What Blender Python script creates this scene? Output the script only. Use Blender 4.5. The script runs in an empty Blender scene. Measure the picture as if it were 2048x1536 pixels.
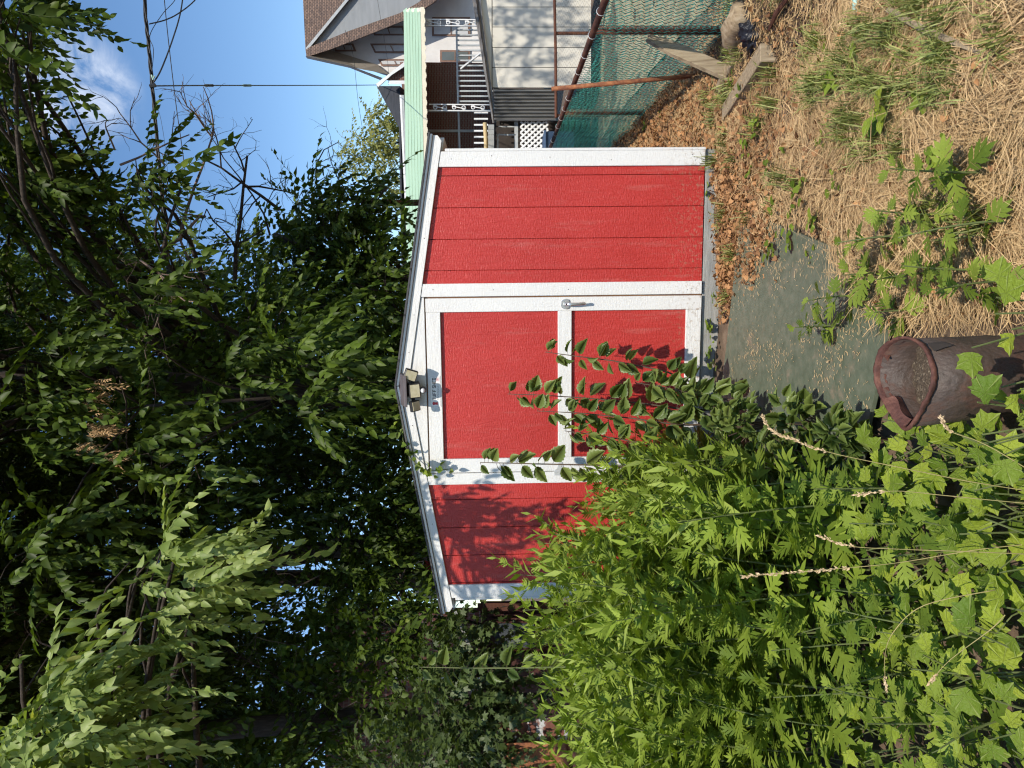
import bpy, bmesh, math, random
import numpy as np
from mathutils import Vector, Matrix

# ------------------------------------------------------------------ camera, sky, sun, exposure
SC = bpy.context.scene
COL = SC.collection
FPX = 1430.0                       # focal length in pixels of the 2048 x 1536 photograph
PITCH, ROLL = -0.0271, -0.015
CAM = np.array([0.0, 0.0, 1.4143])
_cp, _sp = math.cos(PITCH), math.sin(PITCH)
FWD = np.array([0, _cp, _sp]); _up0 = np.array([0, -_sp, _cp]); _r0 = np.array([1.0, 0, 0])
RGT = math.cos(ROLL) * _r0 + math.sin(ROLL) * _up0
UPV = -math.sin(ROLL) * _r0 + math.cos(ROLL) * _up0
cam_data = bpy.data.cameras.new("camera")
cam = bpy.data.objects.new("camera", cam_data); COL.objects.link(cam)
# the phone was held upright and the file is stored sideways: picture-right is down, picture-top is right
xc, yc, zc = -UPV, RGT, -FWD
cam.matrix_world = Matrix(((xc[0], yc[0], zc[0], CAM[0]), (xc[1], yc[1], zc[1], CAM[1]), (xc[2], yc[2], zc[2], CAM[2]), (0, 0, 0, 1)))
cam_data.sensor_fit = 'HORIZONTAL'; cam_data.sensor_width = 36.0
cam_data.lens = FPX / 2048.0 * 36.0
cam_data.clip_start = 0.05; cam_data.clip_end = 2000.0
SC.camera = cam

SUN_EL, SUN_AZ = math.radians(50.0), math.radians(178.0)      # azimuth clockwise from +Y
world = bpy.data.worlds.new("World"); SC.world = world; world.use_nodes = True
wn = world.node_tree; wn.nodes.clear()
w_out = wn.nodes.new('ShaderNodeOutputWorld'); w_bg = wn.nodes.new('ShaderNodeBackground')
w_sky = wn.nodes.new('ShaderNodeTexSky'); w_sky.sky_type = 'NISHITA'; w_sky.sun_disc = False
w_sky.sun_elevation = SUN_EL; w_sky.sun_rotation = SUN_AZ; w_sky.air_density = 1.0; w_sky.dust_density = 0.1; w_sky.ozone_density = 2.5
w_tc = wn.nodes.new('ShaderNodeTexCoord'); w_map = wn.nodes.new('ShaderNodeMapping')
w_map.inputs['Scale'].default_value = (2.2, 2.2, 4.5); w_map.inputs['Location'].default_value = (0.35, 0.1, 0.62)
w_no = wn.nodes.new('ShaderNodeTexNoise'); w_no.inputs['Scale'].default_value = 1.6; w_no.inputs['Detail'].default_value = 7.0
w_no.inputs['Roughness'].default_value = 0.62; w_no.inputs['Distortion'].default_value = 0.6
w_ra = wn.nodes.new('ShaderNodeValToRGB'); w_ra.color_ramp.elements[0].position = 0.66; w_ra.color_ramp.elements[1].position = 0.88
w_ra.color_ramp.elements[1].color = (0.6, 0.6, 0.6, 1)
w_mix = wn.nodes.new('ShaderNodeMixRGB'); w_mix.inputs['Color2'].default_value = (6.0, 6.5, 7.4, 1)
wn.links.new(w_tc.outputs['Generated'], w_map.inputs['Vector']); wn.links.new(w_map.outputs['Vector'], w_no.inputs['Vector'])
wn.links.new(w_no.outputs['Fac'], w_ra.inputs['Fac'])
w_dot = wn.nodes.new('ShaderNodeVectorMath'); w_dot.operation = 'DOT_PRODUCT'      # one thin cloud low over the houses
_cd = (900.0 / FPX * -0.0 + (1536 - 175 - 768) / FPX) * RGT + (1024 - 150) / FPX * UPV + FWD; _cd = _cd / np.linalg.norm(_cd)
w_dot.inputs[1].default_value = tuple(_cd); wn.links.new(w_tc.outputs['Generated'], w_dot.inputs[0])
w_mr = wn.nodes.new('ShaderNodeMapRange'); w_mr.interpolation_type = 'SMOOTHSTEP'; w_mr.inputs['From Min'].default_value = 0.9972; w_mr.inputs['From Max'].default_value = 0.9998; wn.links.new(w_dot.outputs['Value'], w_mr.inputs['Value'])
w_n2 = wn.nodes.new('ShaderNodeTexNoise'); w_n2.inputs['Scale'].default_value = 11.0; w_n2.inputs['Detail'].default_value = 8.0; w_n2.inputs['Roughness'].default_value = 0.65; w_n2.inputs['Distortion'].default_value = 1.2; wn.links.new(w_tc.outputs['Generated'], w_n2.inputs['Vector'])
w_r2 = wn.nodes.new('ShaderNodeValToRGB'); w_r2.color_ramp.elements[0].position = 0.36; w_r2.color_ramp.elements[1].position = 0.72; wn.links.new(w_n2.outputs['Fac'], w_r2.inputs['Fac'])
w_mu = wn.nodes.new('ShaderNodeMath'); w_mu.operation = 'MULTIPLY'; wn.links.new(w_mr.outputs['Result'], w_mu.inputs[0]); wn.links.new(w_r2.outputs['Color'], w_mu.inputs[1])
w_mx = wn.nodes.new('ShaderNodeMath'); w_mx.operation = 'MAXIMUM'; wn.links.new(w_mu.outputs['Value'], w_mx.inputs[0]); wn.links.new(w_ra.outputs['Color'], w_mx.inputs[1]); wn.links.new(w_mx.outputs['Value'], w_mix.inputs['Fac'])
w_hs = wn.nodes.new('ShaderNodeHueSaturation'); w_hs.inputs['Saturation'].default_value = 1.12; w_hs.inputs['Value'].default_value = 1.14
wn.links.new(w_sky.outputs['Color'], w_hs.inputs['Color']); wn.links.new(w_hs.outputs['Color'], w_mix.inputs['Color1']); wn.links.new(w_mix.outputs['Color'], w_bg.inputs['Color'])
wn.links.new(w_bg.outputs['Background'], w_out.inputs['Surface'])
w_bg.inputs['Strength'].default_value = 0.137

sun_data = bpy.data.lights.new("sun", 'SUN'); sun_data.energy = 5.0; sun_data.angle = math.radians(0.55); sun_data.color = (1.0, 0.92, 0.80)
sun = bpy.data.objects.new("sun", sun_data); COL.objects.link(sun)
_sd = Vector((math.cos(SUN_EL) * math.sin(SUN_AZ), math.cos(SUN_EL) * math.cos(SUN_AZ), math.sin(SUN_EL)))
sun.rotation_euler = _sd.to_track_quat('Z', 'Y').to_euler()

SC.view_settings.view_transform = 'Standard'; SC.view_settings.look = 'None'
SC.view_settings.exposure = 0.19; SC.view_settings.gamma = 1.0; SC.view_settings.use_curve_mapping = False
SC.render.engine = 'CYCLES'
SC.cycles.max_bounces = 4; SC.cycles.diffuse_bounces = 2; SC.cycles.glossy_bounces = 1; SC.cycles.transmission_bounces = 2
SC.cycles.use_adaptive_sampling = True; SC.cycles.adaptive_threshold = 0.03
SC.cycles.use_denoising = True
SC.cycles.filter_width = 1.2

# ------------------------------------------------------------------ helpers
RNG = np.random.default_rng(11); random.seed(11)
def ray(ix, iy):
    u = 1536 - iy; v = ix
    return (u - 768) / FPX * RGT + (1024 - v) / FPX * UPV + FWD
def at(ix, iy, d): return CAM + ray(ix, iy) * d
def gpt(ix, iy, z=-0.08):
    r = ray(ix, iy); return CAM + r * ((z - CAM[2]) / r[2])
def V(a): return Vector((float(a[0]), float(a[1]), float(a[2])))
def nrm(a): a = np.asarray(a, float); return a / (np.linalg.norm(a) + 1e-9)

def empty(name, loc=(0, 0, 0), rz=0.0, parent=None):
    o = bpy.data.objects.new(name, None); COL.objects.link(o); o.location = V(loc); o.rotation_euler = (0, 0, rz)
    o.empty_display_size = 0.1
    if parent: o.parent = parent
    return o
def tag(o, label=None, cat=None, group=None, kind=None):
    if label: o['label'] = label
    if cat: o['category'] = cat
    if group: o['group'] = group
    if kind: o['kind'] = kind
    return o
def link(name, me, mat=None, parent=None):
    o = bpy.data.objects.new(name, me); COL.objects.link(o)
    if mat is not None and not me.materials: me.materials.append(mat)
    if parent: o.parent = parent
    return o

class MB:
    def __init__(s): s.v = []; s.f = []
    def add(s, vs, fs):
        b = len(s.v); s.v += [tuple(map(float, p)) for p in vs]; s.f += [tuple(i + b for i in f) for f in fs]; return s
    def box(s, x0, x1, y0, y1, z0, z1):
        return s.add([(x0, y0, z0), (x1, y0, z0), (x1, y1, z0), (x0, y1, z0), (x0, y0, z1), (x1, y0, z1), (x1, y1, z1), (x0, y1, z1)],
                     [(0, 3, 2, 1), (4, 5, 6, 7), (0, 1, 5, 4), (1, 2, 6, 5), (2, 3, 7, 6), (3, 0, 4, 7)])
    def prism(s, poly, y0, y1):                       # polygon in (x, z) pushed from y0 to y1
        n = len(poly)
        vs = [(p[0], y0, p[1]) for p in poly] + [(p[0], y1, p[1]) for p in poly]
        fs = [tuple(range(n)), tuple(range(2 * n - 1, n - 1, -1))] + [(i, (i + 1) % n, n + (i + 1) % n, n + i) for i in range(n)]
        return s.add(vs, fs)
    def slab(s, pts, off):                            # any planar polygon of 3-D points pushed along off
        n = len(pts); off = np.asarray(off, float)
        vs = [np.asarray(p, float) for p in pts] + [np.asarray(p, float) + off for p in pts]
        fs = [tuple(range(n)), tuple(range(2 * n - 1, n - 1, -1))] + [(i, (i + 1) % n, n + (i + 1) % n, n + i) for i in range(n)]
        return s.add(vs, fs)
    def bar(s, a, b, w, h, up=(0, 0, 1)):             # box from a to b
        a = np.asarray(a, float); b = np.asarray(b, float); d = nrm(b - a); u = np.asarray(up, float)
        sd = nrm(np.cross(d, u)); u2 = np.cross(sd, d)
        c = [sd * x * w / 2 + u2 * y * h / 2 for x, y in ((-1, -1), (1, -1), (1, 1), (-1, 1))]
        return s.add([a + k for k in c] + [b + k for k in c], [(0, 1, 2, 3), (7, 6, 5, 4), (0, 4, 5, 1), (1, 5, 6, 2), (2, 6, 7, 3), (3, 7, 4, 0)])
    def tube(s, pts, rad, n=6, cap=True):
        pts = [np.asarray(p, float) for p in pts]; m = len(pts)
        if not hasattr(rad, '__len__'): rad = [rad] * m
        t0 = nrm(pts[1] - pts[0]); ref = np.array([0, 0, 1.0]) if abs(t0[2]) < .9 else np.array([1.0, 0, 0])
        sd = nrm(np.cross(t0, ref)); vs = []
        for i in range(m):
            t = nrm(pts[min(i + 1, m - 1)] - pts[max(i - 1, 0)])
            sd = nrm(sd - t * (sd @ t)); u = np.cross(t, sd)
            for k in range(n):
                a = 2 * math.pi * k / n; vs.append(pts[i] + (sd * math.cos(a) + u * math.sin(a)) * rad[i])
        fs = [(i * n + k, i * n + (k + 1) % n, (i + 1) * n + (k + 1) % n, (i + 1) * n + k) for i in range(m - 1) for k in range(n)]
        if cap: fs += [tuple(range(n - 1, -1, -1)), tuple(range((m - 1) * n, m * n))]
        return s.add(vs, fs)
    def mesh(s, name, bevel=0.0, smooth=False):
        me = bpy.data.meshes.new(name); me.from_pydata(s.v, [], s.f)
        bm = bmesh.new(); bm.from_mesh(me); bmesh.ops.recalc_face_normals(bm, faces=bm.faces)
        if bevel > 0:
            ed = [e for e in bm.edges if len(e.link_faces) == 2 and e.calc_face_angle(0) > 0.6]
            bmesh.ops.bevel(bm, geom=ed, offset=bevel, segments=1, affect='EDGES', profile=0.6, clamp_overlap=True)
        bm.to_mesh(me); bm.free()
        if smooth: me.polygons.foreach_set('use_smooth', [True] * len(me.polygons))
        return me
    def build(s, name, mat, parent=None, bevel=0.0, smooth=False): return link(name, s.mesh(name, bevel, smooth), mat, parent)

def np_mesh(name, verts, tris, tint=None, smooth=False):
    verts = np.asarray(verts, np.float32); tris = np.asarray(tris, np.int32)
    me = bpy.data.meshes.new(name); nv, nt = len(verts), len(tris)
    me.vertices.add(nv); me.vertices.foreach_set('co', verts.ravel())
    me.loops.add(nt * 3); me.loops.foreach_set('vertex_index', tris.ravel())
    me.polygons.add(nt); me.polygons.foreach_set('loop_start', np.arange(0, nt * 3, 3, dtype=np.int32))
    try: me.polygons.foreach_set('loop_total', np.full(nt, 3, np.int32))
    except Exception: pass
    if smooth: me.polygons.foreach_set('use_smooth', np.ones(nt, bool))
    if tint is not None:
        at_ = me.attributes.new('tint', 'FLOAT', 'POINT'); at_.data.foreach_set('value', np.asarray(tint, np.float32))
    me.update(calc_edges=True); me.validate()
    return me

# ------------------------------------------------------------------ procedural materials
def new_mat(name):
    m = bpy.data.materials.new(name); m.use_nodes = True; nt = m.node_tree
    return m, nt, nt.nodes['Principled BSDF']
def N(nt, t, **kw):
    n = nt.nodes.new(t)
    for k, v in kw.items():
        if k in n.inputs.keys(): n.inputs[k].default_value = v
        else: setattr(n, k, v)
    return n
def ramp(nt, stops):
    r = nt.nodes.new('ShaderNodeValToRGB'); e = r.color_ramp.elements
    e[0].position, e[0].color = stops[0][0], (*stops[0][1], 1); e[1].position, e[1].color = stops[-1][0], (*stops[-1][1], 1)
    for p, c in stops[1:-1]:
        k = e.new(p); k.color = (*c, 1)
    return r
def surf(name, stops, scale=4.0, stretch=(1, 1, 1), rough=0.7, bump=0.0, bscale=None, bstretch=None, metallic=0.0, detail=6.0, rough_var=0.0, distort=0.0, spec=0.35):
    m, nt, b = new_mat(name); L = nt.links
    tc = N(nt, 'ShaderNodeTexCoord'); mp = N(nt, 'ShaderNodeMapping'); mp.inputs['Scale'].default_value = stretch
    L.new(tc.outputs['Object'], mp.inputs['Vector'])
    no = N(nt, 'ShaderNodeTexNoise', Scale=scale, Detail=detail, Roughness=0.6, Distortion=distort); L.new(mp.outputs['Vector'], no.inputs['Vector'])
    r = ramp(nt, stops); L.new(no.outputs['Fac'], r.inputs['Fac']); L.new(r.outputs['Color'], b.inputs['Base Color'])
    b.inputs['Roughness'].default_value = rough; b.inputs['Metallic'].default_value = metallic; b.inputs['Specular IOR Level'].default_value = spec
    if rough_var:
        mr = N(nt, 'ShaderNodeMapRange'); mr.inputs['To Min'].default_value = max(0.05, rough - rough_var); mr.inputs['To Max'].default_value = min(1, rough + rough_var)
        L.new(no.outputs['Fac'], mr.inputs['Value']); L.new(mr.outputs['Result'], b.inputs['Roughness'])
    if bump:
        mp2 = N(nt, 'ShaderNodeMapping'); mp2.inputs['Scale'].default_value = bstretch or stretch; L.new(tc.outputs['Object'], mp2.inputs['Vector'])
        n2 = N(nt, 'ShaderNodeTexNoise', Scale=bscale or scale * 3, Detail=5.0, Roughness=0.65); L.new(mp2.outputs['Vector'], n2.inputs['Vector'])
        bp = N(nt, 'ShaderNodeBump', Strength=bump, Distance=0.01); L.new(n2.outputs['Fac'], bp.inputs['Height']); L.new(bp.outputs['Normal'], b.inputs['Normal'])
    return m

def embossed(name, c0, c1, rough=0.5, strength=0.55, vertical=True):   # engineered wood siding: pressed grain, painted, a little dust
    m, nt, b = new_mat(name); L = nt.links
    tc = N(nt, 'ShaderNodeTexCoord')
    big = N(nt, 'ShaderNodeTexNoise', Scale=1.6, Detail=5.0, Roughness=0.6); L.new(tc.outputs['Object'], big.inputs['Vector'])
    r = ramp(nt, [(0.3, c0), (0.7, c1)]); L.new(big.outputs['Fac'], r.inputs['Fac'])
    mp = N(nt, 'ShaderNodeMapping'); mp.inputs['Scale'].default_value = (34, 34, 6) if vertical else (6, 34, 34)
    L.new(tc.outputs['Object'], mp.inputs['Vector'])
    wv = N(nt, 'ShaderNodeTexNoise', Scale=1.0, Detail=4.0, Roughness=0.6, Distortion=1.6); L.new(mp.outputs['Vector'], wv.inputs['Vector'])
    mp3 = N(nt, 'ShaderNodeMapping'); mp3.inputs['Scale'].default_value = (38, 38, 120) if vertical else (120, 38, 38)
    L.new(tc.outputs['Object'], mp3.inputs['Vector'])
    tick = N(nt, 'ShaderNodeTexNoise', Scale=1.0, Detail=2.0, Roughness=0.5); L.new(mp3.outputs['Vector'], tick.inputs['Vector'])
    sm = N(nt, 'ShaderNodeMath', operation='MULTIPLY_ADD'); sm.inputs[1].default_value = 0.55
    L.new(tick.outputs['Fac'], sm.inputs[0]); L.new(wv.outputs['Fac'], sm.inputs[2])
    bp = N(nt, 'ShaderNodeBump', Strength=strength, Distance=0.011); L.new(sm.outputs['Value'], bp.inputs['Height']); L.new(bp.outputs['Normal'], b.inputs['Normal'])
    # thin streaks of dust and scuffing with a shape of their own
    mp4 = N(nt, 'ShaderNodeMapping'); mp4.inputs['Scale'].default_value = (14, 14, 1.4) if vertical else (1.4, 14, 14); L.new(tc.outputs['Object'], mp4.inputs['Vector'])
    st = N(nt, 'ShaderNodeTexNoise', Scale=1.0, Detail=6.0, Roughness=0.7); L.new(mp4.outputs['Vector'], st.inputs['Vector'])
    sr = ramp(nt, [(0.55, (0, 0, 0)), (0.8, (0.22, 0.22, 0.22))]); L.new(st.outputs['Fac'], sr.inputs['Fac'])
    mx = N(nt, 'ShaderNodeMixRGB'); mx.inputs['Color2'].default_value = (0.42, 0.33, 0.28, 1)
    L.new(sr.outputs['Color'], mx.inputs['Fac']); L.new(r.outputs['Color'], mx.inputs['Color1'])
    sz = N(nt, 'ShaderNodeSeparateXYZ'); L.new(tc.outputs['Object'], sz.inputs['Vector'])          # rain-splashed soil along the foot
    zr = N(nt, 'ShaderNodeMapRange'); zr.inputs['From Min'].default_value = 0.30; zr.inputs['From Max'].default_value = 0.0; zr.inputs['To Max'].default_value = 0.75; L.new(sz.outputs['Z'], zr.inputs['Value'])
    sn = N(nt, 'ShaderNodeTexNoise', Scale=38.0, Detail=5.0, Roughness=0.7); L.new(tc.outputs['Object'], sn.inputs['Vector'])
    sr2 = ramp(nt, [(0.52, (0, 0, 0)), (0.66, (1, 1, 1))]); L.new(sn.outputs['Fac'], sr2.inputs['Fac'])
    ml = N(nt, 'ShaderNodeMath', operation='MULTIPLY'); L.new(zr.outputs['Result'], ml.inputs[0]); L.new(sr2.outputs['Color'], ml.inputs[1])
    mx2 = N(nt, 'ShaderNodeMixRGB'); mx2.inputs['Color2'].default_value = (0.30, 0.21, 0.14, 1); L.new(ml.outputs['Value'], mx2.inputs['Fac']); L.new(mx.outputs['Color'], mx2.inputs['Color1']); L.new(mx2.outputs['Color'], b.inputs['Base Color'])
    b.inputs['Roughness'].default_value = rough; b.inputs['Specular IOR Level'].default_value = 0.4
    return m

def leaf_mat(name, dark, light, rough=0.45, trans=0.3, yellow=None, use_obj=False, spec=0.35):
    m, nt, b = new_mat(name); L = nt.links
    if use_obj:
        src = N(nt, 'ShaderNodeObjectInfo').outputs['Random']
    else:
        src = N(nt, 'ShaderNodeAttribute', attribute_name='tint').outputs['Fac']
    stops = [(0.0, dark), (0.9, light)] + ([(1.0, yellow)] if yellow else [])
    r = ramp(nt, stops if yellow else [(0.0, dark), (1.0, light)]); L.new(src, r.inputs['Fac'])
    tc = N(nt, 'ShaderNodeTexCoord'); no = N(nt, 'ShaderNodeTexNoise', Scale=35.0, Detail=3.0); L.new(tc.outputs['Object'], no.inputs['Vector'])
    mr = N(nt, 'ShaderNodeMapRange'); mr.inputs['To Min'].default_value = 0.75; mr.inputs['To Max'].default_value = 1.2; L.new(no.outputs['Fac'], mr.inputs['Value'])
    mu = N(nt, 'ShaderNodeMixRGB', blend_type='MULTIPLY'); mu.inputs['Fac'].default_value = 1.0
    L.new(r.outputs['Color'], mu.inputs['Color1']); L.new(mr.outputs['Result'], mu.inputs['Color2'])
    if not use_obj:
        oi = N(nt, 'ShaderNodeObjectInfo'); m2 = N(nt, 'ShaderNodeMapRange'); m2.inputs['To Min'].default_value = 0.78; m2.inputs['To Max'].default_value = 1.2; L.new(oi.outputs['Random'], m2.inputs['Value'])
        mv = N(nt, 'ShaderNodeMixRGB', blend_type='MULTIPLY'); mv.inputs['Fac'].default_value = 1.0; L.new(mu.outputs['Color'], mv.inputs['Color1']); L.new(m2.outputs['Result'], mv.inputs['Color2']); mu = mv
    L.new(mu.outputs['Color'], b.inputs['Base Color']); b.inputs['Roughness'].default_value = rough; b.inputs['Specular IOR Level'].default_value = spec
    tr = N(nt, 'ShaderNodeBsdfTranslucent'); g = N(nt, 'ShaderNodeMixRGB', blend_type='MULTIPLY'); g.inputs['Fac'].default_value = 1.0
    g.inputs['Color2'].default_value = (1.5, 1.6, 0.55, 1); L.new(mu.outputs['Color'], g.inputs['Color1']); L.new(g.outputs['Color'], tr.inputs['Color'])
    ms = N(nt, 'ShaderNodeMixShader'); ms.inputs['Fac'].default_value = trans
    out = nt.nodes['Material Output']; L.new(b.outputs['BSDF'], ms.inputs[1]); L.new(tr.outputs['BSDF'], ms.inputs[2]); L.new(ms.outputs['Shader'], out.inputs['Surface'])
    return m

def add_veins(m, spacing, col, strength=0.55):        # pale veins fanning out from the leaf stalk
    nt = m.node_tree; L = nt.links; b = nt.nodes['Principled BSDF']; src = b.inputs['Base Color'].links[0].from_socket
    tc = N(nt, 'ShaderNodeTexCoord'); sp = N(nt, 'ShaderNodeSeparateXYZ'); L.new(tc.outputs['Object'], sp.inputs['Vector'])
    ys = N(nt, 'ShaderNodeMath', operation='SUBTRACT'); ys.inputs[1].default_value = 0.30; L.new(sp.outputs['Y'], ys.inputs[0])
    an = N(nt, 'ShaderNodeMath', operation='ARCTAN2'); L.new(sp.outputs['X'], an.inputs[0]); L.new(ys.outputs['Value'], an.inputs[1])
    pp = N(nt, 'ShaderNodeMath', operation='PINGPONG'); pp.inputs[1].default_value = spacing / 2; L.new(an.outputs['Value'], pp.inputs[0])
    mr = N(nt, 'ShaderNodeMapRange'); mr.inputs['From Min'].default_value = 0.09; mr.inputs['From Max'].default_value = 0.02; mr.inputs['To Max'].default_value = strength; L.new(pp.outputs['Value'], mr.inputs['Value'])
    mx = N(nt, 'ShaderNodeMixRGB'); mx.inputs['Color2'].default_value = (*col, 1); L.new(mr.outputs['Result'], mx.inputs['Fac']); L.new(src, mx.inputs['Color1']); L.new(mx.outputs['Color'], b.inputs['Base Color'])
    no = N(nt, 'ShaderNodeTexNoise', Scale=9.0, Detail=3.0); L.new(tc.outputs['Object'], no.inputs['Vector']); ad = N(nt, 'ShaderNodeMath', operation='MULTIPLY_ADD'); ad.inputs[1].default_value = -0.7; L.new(mr.outputs['Result'], ad.inputs[0]); L.new(no.outputs['Fac'], ad.inputs[2])
    bp = N(nt, 'ShaderNodeBump', Strength=0.7, Distance=0.01); L.new(ad.outputs['Value'], bp.inputs['Height']); L.new(bp.outputs['Normal'], b.inputs['Normal'])
def brick_mat(name, c1, c2, mortar, scale=1.0, w=0.215, h=0.072, axes='xz', rough=0.85, msize=0.008):
    m, nt, b = new_mat(name); L = nt.links
    tc = N(nt, 'ShaderNodeTexCoord'); sp = N(nt, 'ShaderNodeSeparateXYZ'); cb = N(nt, 'ShaderNodeCombineXYZ')
    L.new(tc.outputs['Object'], sp.inputs['Vector']); L.new(sp.outputs[{'x': 0, 'y': 1, 'z': 2}[axes[0]]], cb.inputs[0]); L.new(sp.outputs[{'x': 0, 'y': 1, 'z': 2}[axes[1]]], cb.inputs[1])
    br = N(nt, 'ShaderNodeTexBrick', Scale=scale); br.inputs['Color1'].default_value = (*c1, 1); br.inputs['Color2'].default_value = (*c2, 1); br.inputs['Mortar'].default_value = (*mortar, 1)
    br.inputs['Mortar Size'].default_value = msize; br.inputs['Brick Width'].default_value = w; br.inputs['Row Height'].default_value = h; br.inputs['Bias'].default_value = 0.0
    L.new(cb.outputs['Vector'], br.inputs['Vector']); L.new(br.outputs['Color'], b.inputs['Base Color']); b.inputs['Roughness'].default_value = rough
    bp = N(nt, 'ShaderNodeBump', Strength=0.5, Distance=0.01, invert=True); L.new(br.outputs['Fac'], bp.inputs['Height']); L.new(bp.outputs['Normal'], b.inputs['Normal'])
    return m

def two_tone(name, a_stops, b_stops, mask_scale, lo, hi, rough_a=0.6, rough_b=0.9, stretch=(1, 1, 1), bump=0.3, bscale=40):
    m, nt, b = new_mat(name); L = nt.links
    tc = N(nt, 'ShaderNodeTexCoord'); mp = N(nt, 'ShaderNodeMapping'); mp.inputs['Scale'].default_value = stretch; L.new(tc.outputs['Object'], mp.inputs['Vector'])
    ns = []
    for st, sc in ((a_stops, mask_scale * 2.3), (b_stops, mask_scale * 4.1)):
        no = N(nt, 'ShaderNodeTexNoise', Scale=sc, Detail=6.0, Roughness=0.65); L.new(mp.outputs['Vector'], no.inputs['Vector'])
        r = ramp(nt, st); L.new(no.outputs['Fac'], r.inputs['Fac']); ns.append(r)
    mk = N(nt, 'ShaderNodeTexNoise', Scale=mask_scale, Detail=8.0, Roughness=0.68); L.new(mp.outputs['Vector'], mk.inputs['Vector'])
    mr = N(nt, 'ShaderNodeMapRange'); mr.inputs['From Min'].default_value = lo; mr.inputs['From Max'].default_value = hi; L.new(mk.outputs['Fac'], mr.inputs['Value'])
    mx = N(nt, 'ShaderNodeMixRGB'); L.new(mr.outputs['Result'], mx.inputs['Fac']); L.new(ns[0].outputs['Color'], mx.inputs['Color1']); L.new(ns[1].outputs['Color'], mx.inputs['Color2'])
    L.new(mx.outputs['Color'], b.inputs['Base Color'])
    rr = N(nt, 'ShaderNodeMapRange'); rr.inputs['To Min'].default_value = rough_a; rr.inputs['To Max'].default_value = rough_b; L.new(mr.outputs['Result'], rr.inputs['Value']); L.new(rr.outputs['Result'], b.inputs['Roughness'])
    n2 = N(nt, 'ShaderNodeTexNoise', Scale=bscale, Detail=5.0); L.new(mp.outputs['Vector'], n2.inputs['Vector'])
    bp = N(nt, 'ShaderNodeBump', Strength=bump, Distance=0.006); L.new(n2.outputs['Fac'], bp.inputs['Height']); L.new(bp.outputs['Normal'], b.inputs['Normal'])
    return m

M = {}
M['red'] = embossed('red_siding_paint', (0.37, 0.029, 0.024), (0.44, 0.037, 0.031), rough=0.42, strength=0.6)
M['white'] = embossed('white_trim_paint', (0.62, 0.615, 0.595), (0.68, 0.675, 0.66), rough=0.5, strength=0.30)
M['white_h'] = embossed('white_rail_paint', (0.62, 0.615, 0.595), (0.68, 0.675, 0.66), rough=0.5, strength=0.30, vertical=False)
M['dark'] = surf('dark_gap', [(0.3, (0.03, 0.025, 0.022)), (0.7, (0.05, 0.04, 0.035))], rough=0.9)
M['alu'] = surf('aluminium', [(0.3, (0.52, 0.53, 0.53)), (0.7, (0.62, 0.62, 0.61))], rough=0.45, metallic=0.35)
M['steel'] = surf('satin_steel', [(0.3, (0.55, 0.55, 0.54)), (0.7, (0.66, 0.66, 0.65))], rough=0.32, metallic=0.85, scale=20)
M['greypaint'] = surf('grey_plank', [(0.3, (0.20, 0.20, 0.19)), (0.55, (0.30, 0.30, 0.28)), (0.75, (0.38, 0.36, 0.33))], scale=6, stretch=(1, 6, 8), rough=0.85, bump=0.4, bscale=30)
M['shingle'] = brick_mat('asphalt_shingle', (0.05, 0.05, 0.055), (0.09, 0.085, 0.08), (0.02, 0.02, 0.02), w=0.3, h=0.14, axes='xy')
M['plastic_b'] = surf('dark_plastic', [(0.3, (0.018, 0.017, 0.017)), (0.7, (0.03, 0.03, 0.03))], rough=0.45, scale=20)
M['solar'] = surf('solar_plate', [(0.3, (0.09, 0.075, 0.08)), (0.7, (0.13, 0.11, 0.11))], rough=0.3)
M['lens'] = surf('lamp_lens', [(0.3, (0.44, 0.39, 0.24)), (0.7, (0.58, 0.53, 0.38))], rough=0.25, scale=30)
M['rust'] = surf('rust', [(0.28, (0.035, 0.016, 0.011)), (0.5, (0.085, 0.032, 0.02)), (0.72, (0.15, 0.062, 0.032))], scale=9, rough=0.85, bump=0.5, bscale=60)
M['rust_l'] = two_tone('rust_light', [(0.3, (0.22, 0.07, 0.03)), (0.7, (0.40, 0.17, 0.06))], [(0.3, (0.10, 0.032, 0.018)), (0.7, (0.17, 0.06, 0.03))], 14, 0.42, 0.6, 0.8, 0.9)
M['rust_drum'] = two_tone('rust_drum', [(0.3, (0.034, 0.024, 0.018)), (0.7, (0.072, 0.048, 0.036))], [(0.3, (0.055, 0.024, 0.015)), (0.7, (0.10, 0.042, 0.024))], 11, 0.5, 0.7, 0.6, 0.88, stretch=(1, 1, 0.8), bump=0.7, bscale=70)
M['rust_rim'] = surf('rust_rim', [(0.3, (0.05, 0.021, 0.016)), (0.5, (0.095, 0.038, 0.028)), (0.7, (0.17, 0.075, 0.05))], scale=30, rough=0.75, bump=0.4, bscale=90)
M['oldwood'] = surf('weathered_wood', [(0.28, (0.16, 0.115, 0.07)), (0.5, (0.29, 0.225, 0.145)), (0.75, (0.40, 0.325, 0.22))], scale=5, stretch=(12, 12, 1), rough=0.85, bump=0.5, bscale=10, bstretch=(22, 22, 1.5))
M['palewood'] = surf('pale_log', [(0.28, (0.13, 0.09, 0.055)), (0.5, (0.28, 0.21, 0.13)), (0.75, (0.42, 0.34, 0.24))], scale=7, stretch=(4, 4, 1), rough=0.8, bump=0.7, bscale=14)
M['bark'] = surf('bark', [(0.3, (0.022, 0.016, 0.012)), (0.55, (0.05, 0.037, 0.028)), (0.75, (0.085, 0.066, 0.052))], scale=8, stretch=(6, 6, 1.2), rough=0.9, bump=0.9, bscale=12)
M['twig'] = surf('dry_twig', [(0.3, (0.10, 0.07, 0.055)), (0.7, (0.22, 0.16, 0.13))], scale=20, rough=0.85)
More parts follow.
